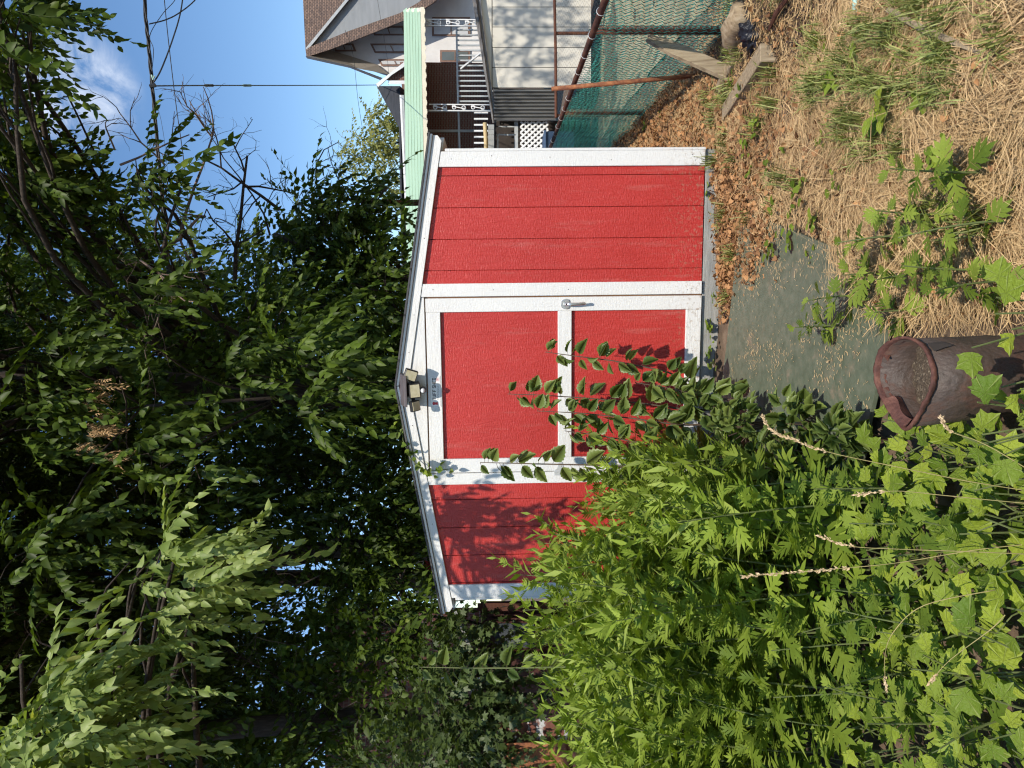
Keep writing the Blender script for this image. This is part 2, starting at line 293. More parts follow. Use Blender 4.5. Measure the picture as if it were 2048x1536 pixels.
M['soil'] = surf('soil', [(0.25, (0.05, 0.034, 0.024)), (0.5, (0.115, 0.078, 0.052)), (0.75, (0.20, 0.145, 0.10))], scale=7, rough=0.95, bump=0.9, bscale=35)
M['greenboard'] = two_tone('green_painted_plywood', [(0.3, (0.062, 0.085, 0.055)), (0.5, (0.090, 0.112, 0.076)), (0.7, (0.13, 0.142, 0.10))], [(0.3, (0.15, 0.11, 0.075)), (0.7, (0.26, 0.20, 0.14))], 7, 0.57, 0.76, 0.55, 0.9, stretch=(1, 1, 1), bump=0.3, bscale=70)
M['yard'] = surf('dry_yard', [(0.3, (0.20, 0.16, 0.09)), (0.55, (0.34, 0.28, 0.17)), (0.75, (0.42, 0.38, 0.27))], scale=3, rough=0.95, bump=0.5, bscale=25)
M['vinyl_g'] = surf('green_vinyl_wire', [(0.3, (0.03, 0.22, 0.16)), (0.7, (0.06, 0.33, 0.25))], scale=6, rough=0.45)
M['net_g'] = surf('teal_netting', [(0.3, (0.08, 0.46, 0.34)), (0.7, (0.18, 0.62, 0.48))], scale=5, rough=0.6)
M['galv'] = surf('galvanised_wire', [(0.3, (0.10, 0.09, 0.08)), (0.7, (0.22, 0.20, 0.18))], scale=12, rough=0.7, metallic=0.2)
M['ripstop'] = surf('black_plastic_bag', [(0.3, (0.010, 0.010, 0.013)), (0.7, (0.022, 0.022, 0.03))], scale=8, rough=0.28, bump=0.8, bscale=28)
M['mint'] = surf('mint_pipe', [(0.3, (0.27, 0.47, 0.42)), (0.7, (0.42, 0.58, 0.52))], scale=10, rough=0.6)
M['cable'] = surf('black_cable', [(0.3, (0.013, 0.013, 0.014)), (0.7, (0.03, 0.03, 0.032))], scale=10, rough=0.5)
# neighbouring houses
M['stucco'] = surf('white_stucco', [(0.3, (0.56, 0.545, 0.53)), (0.7, (0.66, 0.645, 0.625))], scale=2.5, rough=0.9, bump=0.2, bscale=60)
M['greygable'] = surf('grey_gable', [(0.3, (0.22, 0.235, 0.25)), (0.7, (0.27, 0.285, 0.30))], scale=1.2, stretch=(1, 1, 6), rough=0.8)
M['roofbrown'] = brick_mat('brown_shingles', (0.25, 0.165, 0.125), (0.13, 0.09, 0.075), (0.05, 0.036, 0.032), w=0.20, h=0.11, msize=0.014, scale=1.8)
M['taupe'] = surf('taupe_soffit', [(0.3, (0.30, 0.265, 0.22)), (0.7, (0.36, 0.32, 0.27))], scale=1, rough=0.85)
M['browntrim'] = surf('brown_window_trim', [(0.3, (0.17, 0.10, 0.075)), (0.7, (0.23, 0.145, 0.11))], scale=5, rough=0.7)
M['glass'] = surf('window_glass', [(0.3, (0.05, 0.06, 0.07)), (0.7, (0.09, 0.10, 0.11))], scale=1, rough=0.08, spec=0.6)
M['pane_pale'] = surf('pane_with_blind', [(0.3, (0.42, 0.43, 0.44)), (0.7, (0.52, 0.52, 0.52))], scale=1, rough=0.3)
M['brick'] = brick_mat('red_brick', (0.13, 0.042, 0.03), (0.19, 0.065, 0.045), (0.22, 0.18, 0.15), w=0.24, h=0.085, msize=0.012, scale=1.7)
M['slate'] = surf('dark_roof', [(0.3, (0.035, 0.04, 0.05)), (0.7, (0.06, 0.065, 0.08))], scale=3, stretch=(1, 1, 5), rough=0.75, bump=0.3)
M['awning'] = surf('green_awning', [(0.3, (0.32, 0.47, 0.33)), (0.7, (0.38, 0.53, 0.38))], scale=1.2, stretch=(0.5, 1, 3), rough=0.45)
M['awning_w'] = surf('awning_valance', [(0.3, (0.62, 0.58, 0.45)), (0.7, (0.70, 0.66, 0.54))], scale=2, rough=0.55)
M['iron_w'] = surf('white_iron', [(0.3, (0.60, 0.61, 0.62)), (0.7, (0.70, 0.70, 0.70))], scale=6, rough=0.5)
M['iron_g'] = surf('grey_railing', [(0.3, (0.33, 0.35, 0.36)), (0.7, (0.44, 0.46, 0.47))], scale=6, rough=0.55)
M['deckgrey'] = surf('weathered_deck_edge', [(0.25, (0.05, 0.045, 0.045)), (0.5, (0.17, 0.16, 0.155)), (0.75, (0.36, 0.35, 0.34))], scale=3.5, stretch=(0.6, 4, 9), rough=0.85, bump=0.5)
M['beige'] = surf('beige_panel', [(0.3, (0.52, 0.495, 0.43)), (0.7, (0.60, 0.575, 0.51))], scale=0.8, rough=0.6)
M['corr'] = surf('grey_corrugated', [(0.3, (0.14, 0.14, 0.135)), (0.7, (0.21, 0.21, 0.205))], scale=2, rough=0.55, stretch=(4, 4, 0.6))
M['lattice'] = surf('white_lattice', [(0.3, (0.70, 0.70, 0.69)), (0.7, (0.78, 0.78, 0.77))], rough=0.6)
M['block'] = surf('painted_block', [(0.3, (0.27, 0.28, 0.275)), (0.7, (0.36, 0.37, 0.365))], scale=5, rough=0.9, bump=0.3)
M['bamboo'] = surf('bamboo_pole', [(0.3, (0.42, 0.30, 0.14)), (0.7, (0.58, 0.45, 0.25))], scale=6, rough=0.6)
M['concrete'] = surf('concrete', [(0.3, (0.26, 0.255, 0.24)), (0.7, (0.38, 0.37, 0.35))], scale=3, rough=0.9, bump=0.3)
M['yellowwall'] = surf('cream_wall', [(0.3, (0.48, 0.42, 0.26)), (0.7, (0.56, 0.50, 0.33))], scale=2, rough=0.85)
M['peel'] = two_tone('peeling_paint', [(0.3, (0.10, 0.038, 0.025)), (0.55, (0.17, 0.06, 0.04)), (0.75, (0.32, 0.11, 0.05))], [(0.3, (0.38, 0.40, 0.42)), (0.7, (0.52, 0.52, 0.50))], 4.0, 0.52, 0.56, 0.7, 0.8, stretch=(1, 1, 2.5))
M['brownpanel'] = surf('brown_panel', [(0.3, (0.045, 0.018, 0.015)), (0.7, (0.085, 0.035, 0.028))], scale=3, stretch=(1, 1, 4), rough=0.45)
M['redwall'] = surf('red_house_siding', [(0.3, (0.36, 0.05, 0.045)), (0.7, (0.44, 0.07, 0.06))], scale=3, rough=0.6)
# plants
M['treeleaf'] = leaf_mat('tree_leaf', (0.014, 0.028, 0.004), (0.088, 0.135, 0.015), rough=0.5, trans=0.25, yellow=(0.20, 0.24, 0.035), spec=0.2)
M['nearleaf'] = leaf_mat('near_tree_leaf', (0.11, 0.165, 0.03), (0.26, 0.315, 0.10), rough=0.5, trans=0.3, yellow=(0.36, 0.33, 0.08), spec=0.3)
M['farleaf'] = leaf_mat('far_tree_leaf', (0.15, 0.17, 0.035), (0.30, 0.30, 0.09), rough=0.6, trans=0.3)
M['mugleaf'] = leaf_mat('mugwort_leaf', (0.080, 0.132, 0.013), (0.235, 0.31, 0.042), rough=0.6, trans=0.3, yellow=(0.33, 0.40, 0.10), spec=0.2)
M['mugleaf_o'] = leaf_mat('mugwort_leaf_single', (0.085, 0.138, 0.016), (0.245, 0.315, 0.05), rough=0.6, trans=0.3, use_obj=True, spec=0.2)
M['sapleaf_o'] = leaf_mat('sapling_leaf', (0.065, 0.105, 0.022), (0.17, 0.22, 0.055), rough=0.42, trans=0.25, use_obj=True, spec=0.35)
M['mallow_o'] = leaf_mat('mallow_leaf', (0.11, 0.18, 0.02), (0.30, 0.37, 0.04), rough=0.55, trans=0.32, use_obj=True, spec=0.25)
add_veins(M['mallow_o'], 0.975, (0.36, 0.42, 0.13))
M['ivyleaf'] = leaf_mat('bush_leaf', (0.045, 0.075, 0.018), (0.11, 0.155, 0.04), rough=0.5, trans=0.25)
M['grass'] = leaf_mat('grass_blade', (0.12, 0.155, 0.03), (0.34, 0.36, 0.12), rough=0.55, trans=0.25)
M['straw'] = leaf_mat('straw', (0.24, 0.135, 0.060), (0.68, 0.49, 0.26), rough=0.8, trans=0.1)
M['litter'] = leaf_mat('dry_leaf', (0.15, 0.070, 0.032), (0.50, 0.265, 0.115), rough=0.8, trans=0.12)
M['deadspray'] = leaf_mat('dead_seed_spray', (0.30, 0.17, 0.08), (0.58, 0.40, 0.20), rough=0.8, trans=0.15)
M['stem_g'] = surf('green_stem', [(0.3, (0.075, 0.10, 0.03)), (0.7, (0.14, 0.165, 0.06))], scale=12, rough=0.6)
M['stem_b'] = surf('brown_stem', [(0.3, (0.06, 0.04, 0.028)), (0.7, (0.11, 0.075, 0.05))], scale=12, rough=0.7)
M['stem_y'] = surf('straw_stem', [(0.3, (0.22, 0.20, 0.07)), (0.7, (0.38, 0.30, 0.13))], scale=20, rough=0.7)
M['seed'] = surf('seed_head', [(0.3, (0.40, 0.28, 0.15)), (0.7, (0.62, 0.48, 0.30))], scale=60, rough=0.85)

# ------------------------------------------------------------------ the lie of the land
def atY(ix, iy, Y):
    r = ray(ix, iy); return CAM + r * (Y / r[1])
def sstep(a, b, t): t = np.clip((np.asarray(t, float) - a) / (b - a), 0, 1); return t * t * (3 - 2 * t)
def fence_x(y): return 2.153 + (np.asarray(y, float) - 4.413) * 0.1674
def gz(x, y):
    x = np.asarray(x, float); y = np.asarray(y, float)
    z = -0.10 + 0.018 * np.sin(x * 2.7 + 1) * np.cos(y * 2.1) + 0.012 * np.sin(x * 6.1 + y * 4.3) + 0.006 * np.sin(x * 17 - y * 13) + 0.005 * np.cos(x * 11 + y * 19)
    z = z - 1.30 * sstep(8.5, 18.0, y) - 0.3 * sstep(0.2, 1.2, x - fence_x(y)) * sstep(4, 8, y)
    mound = 0.16 * np.exp(-(((x - 2.0) / 0.28) ** 2 + ((y - 3.65) / 0.5) ** 2)) + 0.06 * np.exp(-(((x - 2.05) / 0.35) ** 2 + ((y - 5.6) / 1.0) ** 2))
    ridge = 0.05 * np.exp(-(((x - 1.15) / 0.35) ** 2 + ((y - 3.2) / 0.9) ** 2))
    flat = 1 - 0.85 * ((x > -1.8) & (x < 1.7) & (y > 4.35) & (y < 7.5))
    return z * 1.0 + (mound + ridge) * flat
def axis(lo, hi, step, far):
    a = np.arange(lo, hi, step); k = np.cumsum(step * 1.35 ** np.arange(1, 26)); k = k[k < far]
    return np.concatenate([lo - k[::-1], a, hi + k])
gx = axis(-4.0, 4.6, 0.07, 320.0); gy = axis(0.4, 9.6, 0.07, 420.0)
GX, GY = np.meshgrid(gx, gy); GZ = gz(GX, GY)
nx, ny = len(gx), len(gy); idx = np.arange(nx * ny).reshape(ny, nx)
q = np.stack([idx[:-1, :-1], idx[:-1, 1:], idx[1:, 1:], idx[1:, :-1]], -1).reshape(-1, 4)
ground = link('ground', np_mesh('ground', np.stack([GX, GY, GZ], -1).reshape(-1, 3), np.concatenate([q[:, [0, 1, 2]], q[:, [0, 2, 3]]]), smooth=True), M['soil'])
tag(ground, 'bare brown soil under dry straw and weeds', kind='structure')

yg = np.meshgrid(np.linspace(0.35, 14.0, 50), np.linspace(3.0, 19.4, 60)); YX = fence_x(yg[1]) + yg[0]; YZ = gz(YX, yg[1]) + 0.012
iy_ = np.arange(3000).reshape(60, 50); q = np.stack([iy_[:-1, :-1], iy_[:-1, 1:], iy_[1:, 1:], iy_[1:, :-1]], -1).reshape(-1, 4)
yard = link('neighbour_yard', np_mesh('neighbour_yard', np.stack([YX, yg[1], YZ], -1).reshape(-1, 3), np.concatenate([q[:, [0, 1, 2]], q[:, [0, 2, 3]]]), smooth=True), M['yard'])
tag(yard, 'pale dry yard on the far side of the green fence', kind='structure')

# ------------------------------------------------------------------ the red shed (local x runs left along the front, local y points out of the front)
PSI = 0.1454; S0 = np.array([1.5117, 4.6458, 0.0]); SD = np.array([-math.cos(PSI), math.sin(PSI), 0]); SN = np.array([-math.sin(PSI), -math.cos(PSI), 0])
def S2W(s, o, z): return S0 + SD * s + SN * o + np.array([0, 0, z])
W, DEP = 3.05, 2.45
shed = empty('garden_shed', S0, math.pi - PSI)
tag(shed, 'red wooden garden shed with white trim and a low gable roof', 'shed')
def zt(s): return 2.074 - 0.1655 * abs(s - 1.525)          # roof top line
MB().box(0.02, W - 0.02, -DEP, -0.012, 0.0, 1.70).prism([(0.02, 1.68), (W - 0.02, 1.68), (1.525, zt(1.525) - 0.10)], -DEP, -0.012).build('wall_core', M['red'], shed)
def boards(s0, s1, first):
    e = [s0] + [g for g in first if s0 < g < s1] + [s1]
    for a, b in zip(e[:-1], e[1:]):
        a2 = a + (0.0022 if a != s0 else 0.0); b2 = b - (0.0022 if b != s1 else 0.0)
        MB().prism([(a2, 0.0), (b2, 0.0), (b2, zt(b2) - 0.075), (a2, zt(a2) - 0.075)], -0.011, 0.0).build('siding_board', M['red'], shed, bevel=0.0015)
boards(0.085, 0.865, [0.1514 + 0.2032 * k for k in range(5)])
boards(2.20, 2.97, [2.3352 + 0.2032 * k for k in range(4)])
for s, tp in ((0.0, 0), (W, 0)):                              # side walls
    MB().box(min(s, s + (0.018 if s == 0 else -0.018)), max(s, s + (0.018 if s == 0 else -0.018)), -DEP, -0.02, 0.0, 1.70).build('side_wall', M['red'], shed)
T = 0.019
def vtrim(a, b, z0=0.0, y1=T):
    MB().prism([(a, z0), (b, z0), (b, zt(b) - 0.094), (a, zt(a) - 0.094)], 0.0005, y1).build('trim_board', M['white'], shed, bevel=0.0025)
vtrim(0.0, 0.097, 0.002); vtrim(0.8467, 0.933, 0.002); vtrim(2.142, 2.222, 0.002); vtrim(2.954, W, 0.002)
for s in (0.0, W):                                            # corner boards returning round the sides
    MB().box(s - 0.018 if s == 0 else s + 0.001, s - 0.001 if s == 0 else s + 0.018, -0.09, T - 0.002, 0.0, 1.70).build('corner_board', M['white'], shed, bevel=0.002)
# header over the door, in two lengths
for a, b in ((0.936, 1.524), (1.526, 2.139)):
    MB().prism([(a, 1.862), (b, 1.862), (b, zt(b) - 0.094), (a, zt(a) - 0.094)], 0.0005, 0.014).build('header_board', M['white_h'], shed, bevel=0.002)
MB().box(0.936, 2.139, -0.03, -0.008, 0.0, 1.862).build('door_reveal', surf('raw_edge', [(0.3, (0.20, 0.11, 0.06)), (0.7, (0.30, 0.17, 0.09))], rough=0.9), shed)
# fascia boards, metal drip edge and roof
for sg in (-1, 1):
    def q_(d0, d1, o0, o1, name, mat, tip=1.625, bev=0.002):
        c = 1.525; e = c + sg * tip
        pts = [(c + sg * 0.0008, zt(c) - d0), (e, zt(e) - d0), (e, zt(e) - d1 + (0.0 if name != 'fascia_board' else 0.0)), (c + sg * 0.0008, zt(c) - d1)]
        if name == 'fascia_board':
            pts = [(c + sg * 0.0008, zt(c) - d0), (e, zt(e) - d0), (e, zt(e) - d1 + 0.03), (e - sg * 0.035, zt(e - sg * 0.035) - d1), (c + sg * 0.0008, zt(c) - d1)]
        MB().prism(pts, o0, o1).build(name, mat, shed, bevel=bev)
    q_(0.032, 0.092, 0.0005, 0.024, 'fascia_board', M['white_h'])
    q_(0.010, 0.030, 0.0, 0.040, 'drip_edge', M['alu'], tip=1.632, bev=0.004)
    q_(0.0305, 0.0318, 0.0, 0.028, 'drip_gap', M['dark'], tip=1.62, bev=0)
    c = 1.525; e = c + sg * 1.64
    MB().prism([(c, zt(c)), (e, zt(e)), (e, zt(e) - 0.011), (c, zt(c) - 0.011)], -DEP - 0.06, 0.052).build('roof_sheet', M['shingle'], shed)
    MB().prism([(e - sg * 0.16, zt(e - sg * 0.16) - 0.03), (e - sg * 0.02, zt(e - sg * 0.02) - 0.03), (e - sg * 0.02, zt(e - sg * 0.02) - 0.10), (e - sg * 0.16, zt(e - sg * 0.16) - 0.10)], -DEP - 0.04, -0.03).build('eave_soffit', M['white'], shed)
MB().box(-0.01, W + 0.01, -0.03, -0.004, -0.13, -0.008).build('sill_plank', M['greypaint'], shed, bevel=0.003)
MB().box(0.0, W, -DEP, -0.032, -0.14, -0.004).build('floor_frame', M['dark'], shed)
# door
door = empty('door', (0.943, 0.0, 0.0), 0.0, shed)
DW = 2.137 - 0.943
def dpart(name, mat, x0, x1, z0, z1, y0=0.001, y1=0.021, bev=0.002): return MB().box(x0, x1, y0, y1, z0, z1).build(name, mat, door, bevel=bev)
MB().box(0.004, DW - 0.004, -0.007, 0.0, 0.002, 1.852).build('door_panel', M['red'], door)
dpart('stile', M['white'], 0.0, 0.092, 0.002, 1.853); dpart('stile', M['white'], DW - 0.097, DW, 0.002, 1.853)
dpart('rail', M['white_h'], 0.0925, DW - 0.0975, 1.757, 1.852); dpart('rail', M['white_h'], 0.0925, DW - 0.0975, 0.878, 0.970); dpart('rail', M['white_h'], 0.0925, DW - 0.0975, 0.003, 0.105)
h = empty('handle', (0.047, 0.021, 0.918), 0.0, door)
b = MB()
b.prism([(0.034 * math.cos(a), 0.034 * math.sin(a)) if a <= math.pi + .01 else (0.034 * math.cos(a), max(-0.022, 0.034 * math.sin(a))) for a in np.linspace(0, 2 * math.pi, 25)[:-1]], 0.0, 0.012)
b.build('rose', M['steel'], h, bevel=0.003, smooth=False)
b = MB(); b.tube([(0, 0.01, 0), (0, 0.048, 0)], 0.013, 12); b.tube([(0, 0.044, 0.006), (0.001, 0.05, -0.03), (-0.001, 0.05, -0.08), (-0.003, 0.047, -0.122), (-0.003, 0.046, -0.128)], [0.014, 0.0125, 0.010, 0.0105, 0.006], 10)
b.build('lever', M['steel'], h, smooth=True)
MB().tube([(0, 0.047, 0), (0, 0.061, 0)], 0.006, 10).build('lock_core', M['plastic_b'], h)
for z in (1.765, 0.955, 0.22):                                # tee hinges on the left stile
    hg = empty('hinge', (DW, 0.0, z), 0.0, door)
    MB().prism([(0.0, -0.045), (0.0, 0.045), (-0.02, 0.022), (-0.062, 0.013), (-0.07, 0.0), (-0.062, -0.013), (-0.02, -0.022)], 0.0215, 0.0245).build('hinge_leaf', M['alu'], hg)
    MB().box(0.009, 0.032, 0.0195, 0.0225, -0.042, 0.042).build('hinge_plate', M['alu'], hg); MB().tube([(0.003, 0.025, -0.045), (0.003, 0.025, 0.045)], 0.0055, 8).build('hinge_pin', M['alu'], hg)
# nail heads on the trim
nail = MB().tube([(0, 0, 0), (0, 0.0015, 0)], 0.0028, 6).mesh('nail_head')
nail.materials.append(M['dark'])
for (s, z) in [(0.048, 1.66), (0.03, 1.40), (0.04, 1.02), (0.06, 0.62), (0.03, 0.09), (0.045, 0.075), (0.065, 0.07), (0.885, 1.80), (0.89, 1.40), (0.893, 0.9), (0.888, 0.4), (0.895, 0.07), (0.905, 0.10), (2.18, 1.7), (2.19, 1.2), (3.0, 1.66), (3.005, 1.32), (3.0, 0.9)]:
    o = link('nail_head', nail, None, shed); o.location = (s, T, z)
for s in (1.05, 1.3, 1.8, 2.05, 0.55, 0.3, 2.5, 2.8):
    o = link('nail_head', nail, None, shed); o.location = (s, 0.0245, zt(s) - 0.065)
# maker's plate on the top rail
plate = empty('label_plate', (1.462, 0.0215, 1.766), 0.0, shed)
PWD, PHT = 0.212, 0.074
MB().box(0, PWD, 0, 0.002, 0, PHT).build('plate', surf('plate_white', [(0.3, (0.74, 0.73, 0.71)), (0.7, (0.78, 0.77, 0.75))], rough=0.4), plate)
ink_k = surf('ink_black', [(0.3, (0.015, 0.015, 0.015)), (0.7, (0.025, 0.025, 0.025))], rough=0.5)
ink_r = surf('ink_red', [(0.3, (0.42, 0.03, 0.04)), (0.7, (0.5, 0.05, 0.06))], rough=0.5)
ink_g = surf('ink_grey', [(0.3, (0.25, 0.26, 0.26)), (0.7, (0.33, 0.33, 0.33))], rough=0.5)
bd = MB()
for (x0, x1, z0, z1) in ((0.004, PWD - 0.004, 0.004, 0.0055), (0.004, PWD - 0.004, PHT - 0.0055, PHT - 0.004), (0.004, 0.0055, 0.006, PHT - 0.006), (PWD - 0.0055, PWD - 0.004, 0.006, PHT - 0.006)): bd.box(x0, x1, 0.002, 0.0024, z0, z1)
bd.build('border', ink_g, plate)
GLY = {'T': [(0, .8, 1, 1), (.36, 0, .64, .8)], 'U': [(0, .18, .28, 1), (.72, .18, 1, 1), (.1, 0, .9, .18)], 'F': [(0, 0, .28, 1), (.28, .82, 1, 1), (.28, .44, .82, .62)],
       'S': [(0, .82, 1, 1), (0, .58, .28, .82), (0, .42, 1, .58), (.72, .18, 1, .42), (0, 0, 1, .18)], 'H': [(0, 0, .28, 1), (.72, 0, 1, 1), (.28, .41, .72, .59)],
       'E': [(0, 0, .28, 1), (.28, .82, 1, 1), (.28, .42, .85, .58), (.28, 0, 1, .18)], 'D': [(0, 0, .28, 1), (.28, .82, .8, 1), (.28, 0, .8, .18), (.72, .14, 1, .86)]}
tx = MB(); x = PWD - 0.048
for ch in "TUFF SHED":                                        # local x runs right to left, so letters advance towards smaller x
    if ch == ' ': x -= 0.007; continue
    for (a, c0, c, d) in GLY[ch]: tx.box(x - 0.0155 * c, x - 0.0155 * a, 0.002, 0.0027, 0.032 + 0.024 * c0, 0.032 + 0.024 * d)
    x -= 0.0185
tx.build('lettering', ink_k, plate)
em = MB()
em.prism([(PWD - 0.034, 0.022), (PWD - 0.014, 0.022), (PWD - 0.017, 0.036), (PWD - 0.012, 0.052), (PWD - 0.024, 0.06), (PWD - 0.036, 0.052), (PWD - 0.031, 0.036)], 0.002, 0.0027)
em.build('emblem', ink_r, plate)
sb = MB()
for (x0, x1, z0, z1) in ((0.012, 0.036, 0.0095, 0.0115), (0.012, 0.036, 0.0255, 0.0275), (0.012, 0.014, 0.012, 0.025), (0.034, 0.036, 0.012, 0.025), (0.017, 0.031, 0.0155, 0.018), (0.017, 0.031, 0.020, 0.022)): sb.box(x0, x1, 0.002, 0.0026, z0, z1)
sb.build('badge', ink_r, plate)
sl = MB()
for z in (0.0215, 0.0135):
    xx = PWD - 0.05
    while xx > 0.05:
        l = random.uniform(0.004, 0.011); sl.box(max(0.045, xx - l), xx, 0.002, 0.0025, z, z + 0.0035); xx -= l + 0.003
sl.build('small_print', ink_g, plate)

# ------------------------------------------------------------------ three-headed solar security light under the gable
lt = empty('security_light', S2W(1.545, 0.026, 1.942), math.pi - PSI)
tag(lt, 'dark solar security light with three lamp heads on the shed gable', 'security light')
b = MB(); b.add([(-0.105, 0.0, 0.10), (0.105, 0.0, 0.10), (0.105, 0.13, 0.055), (-0.105, 0.13, 0.055), (-0.105, 0.0, 0.075), (0.105, 0.0, 0.075), (0.105, 0.13, 0.035), (-0.105, 0.13, 0.035)], [(0, 1, 2, 3), (7, 6, 5, 4), (0, 4, 5, 1), (1, 5, 6, 2), (2, 6, 7, 3), (3, 7, 4, 0)])
b.build('solar_panel', M['solar'], lt, bevel=0.004)
MB().box(-0.05, 0.05, 0.0, 0.05, -0.035, 0.07).build('housing', M['plastic_b'], lt, bevel=0.006)
def lamp(cx, cz, oy, wx, wz, ry, rx):
    e = empty('lamp_head', (cx, oy, cz), 0.0, lt); e.rotation_euler = (rx, ry, 0)
    MB().box(-wx / 2, wx / 2, -0.02, 0.012, -wz / 2, wz / 2).build('lamp_case', M['plastic_b'], e, bevel=0.005)
    MB().box(-wx / 2 + 0.007, wx / 2 - 0.007, 0.012, 0.0155, -wz / 2 + 0.007, wz / 2 - 0.007).build('lens', M['lens'], e)
lamp(0.0, -0.012, 0.10, 0.098, 0.075, 0.06, -0.25); lamp(-0.105, 0.012, 0.10, 0.075, 0.085, -0.35, -0.30); lamp(0.102, -0.012, 0.10, 0.072, 0.07, 0.12, -0.75)
MB().tube([(-0.08, 0.08, 0.0), (0.08, 0.08, 0.0)], 0.012, 8).tube([(0, 0.03, 0), (0, 0.085, -0.005)], 0.014, 8).build('bracket', M['plastic_b'], lt)
b = MB(); b.tube([(0, 0.045, -0.062), (0, 0.095, -0.066)], [0.022, 0.020], 12); b.build('sensor_mount', M['plastic_b'], lt)
b = MB(); b.tube([(0, 0.095, -0.066), (0, 0.105, -0.067), (0, 0.112, -0.068)], [0.017, 0.014, 0.004], 12); b.build('sensor_dome', M['iron_w'], lt, smooth=True)
MB().tube([S2W(1.45, 0.03, 1.95) - S2W(1.545, 0.026, 1.942), S2W(1.3, 0.028, 1.955) - S2W(1.545, 0.026, 1.942)], 0.0015, 4).build('lead', M['plastic_b'], None) if False else None

# ------------------------------------------------------------------ neighbouring white house with brown shingles
def slabI(name, pts, Y, thick, mat, parent, Ys=None):
    b = MB(); P = [atY(p[0], p[1], (Ys[i] if Ys else Y)) for i, p in enumerate(pts)]
    c = np.mean(P, 0)                                  # thick walls run back square to the line of sight of their middle
    o = b.slab(P, (thick * c[0] / c[1], thick, 0)).build(name, mat, parent); return o
wh = empty('white_house', (14.5, 27.0, -1.4)); wh.location = (0, 0, 0)
tag(wh, 'tall white house with brown shingle roof behind the green awning', 'house')
slabI('wall', [(640, 108), (735, 66), (870, -30), (990, -40), (990, 128), (775, 152)], 27, 6.0, M['stucco'], wh)
slabI('roof', [(604, -60), (606, 0), (611, 101), (693, 0), (735, -60)], 26.0, 6.0, M['roofbrown'], wh)
slabI('rake_board', [(611.5, 96), (613, 103), (697, 0), (742, -60), (733, -60), (690, 0)], 25.85, 0.14, M['iron_g'], wh)
slabI('gable_face', [(617, 96), (700, 1), (745, -60), (900, -60), (838, 4), (800, 28)], 26.05, 0.5, M['greygable'], wh)
slabI('shingle_skirt', [(611, 100), (618, 94.5), (700, 61), (800, 26), (845, 0), (910, -50), (930, -50), (863, 8), (812, 39), (735, 70), (660, 99), (613, 114)], 25.8, 0.5, M['roofbrown'], wh)
slabI('soffit', [(613, 114), (655, 99), (700, 112), (755, 130), (779, 149), (720, 138)], 26.35, 0.6, M['taupe'], wh, Ys=[25.6, 26.9, 26.9, 26.9, 26.9, 26.4])
slabI('gutter', [(611, 112), (614, 117), (700, 136), (760, 160), (764, 156), (700, 132)], 25.55, 0.15, M['slate'], wh)
def windowI(parent, x0, x1, y0, y1, Y, skew=0.0, frame=M['browntrim'], pane=M['pane_pale'], fw=4.0):
    w = empty('window', (0, 0, 0), 0, parent)
    def P(x, y): return (x - skew * (y - y0), y)
    slabI('frame', [P(x0, y0), P(x0, y1), P(x1, y1), P(x1, y0)], Y - 0.06, 0.05, frame, w)
    slabI('pane', [P(x0 + fw, y0 + fw * .9), P(x0 + fw, y1 - fw * .9), P(x1 - fw, y1 - fw * .9), P(x1 - fw, y0 + fw * .9)], Y - 0.075, 0.01, pane, w)
    xm = (x0 + x1) / 2
    slabI('meeting_rail', [P(xm - 1, y0 + fw), P(xm - 1, y1 - fw), P(xm + 1, y1 - fw), P(xm + 1, y0 + fw)], Y - 0.10, 0.02, frame, w)
windowI(wh, 740, 818, 87, 106, 27, -0.5); windowI(wh, 756, 818, 118, 132, 27, -0.5); windowI(wh, 742, 806, 52, 71, 27, -0.35); windowI(wh, 664, 706, 87, 103, 27, -0.4)
windowI(wh, 864, 940, 34, 72, 27, 0.0); windowI(wh, 880, 940, 100, 124, 27, 0.0, pane=M['glass'])

# ------------------------------------------------------------------ brick house with the raised porch
ph = empty('porch_house', (0, 0, 0)); tag(ph, 'brick house with green awning, white iron posts and raised porch', 'house')
slabI('brick_wall', [(800, 124), (992, 126), (1005, 560), (830, 560)], 22.4, 4.0, M['brick'], ph)
slabI('brick_gable', [(772, 160), (812, 128), (815, 168)], 21.2, 0.4, M['brick'], ph)
slabI('rake_board', [(752, 168), (756, 174), (783, 150), (812, 131), (808, 124)], 21.0, 0.18, M['iron_w'], ph)
slabI('tie_board', [(780, 161), (812, 161), (812, 168), (776, 168)], 21.0, 0.16, M['iron_w'], ph)
slabI('roof', [(753, 172), (800, 172), (806, 560), (803, 560), (798, 255)], 21.6, 2.5, M['slate'], ph)
for k, (dx, m) in enumerate(((799, 'iron_w'), (803.5, 'iron_g'))):
    slabI('gutter', [(dx, 190), (dx + 4, 190), (dx + 22, 560), (dx + 18, 560)], 20.9 - 0.1 * k, 0.12, M[m], ph)
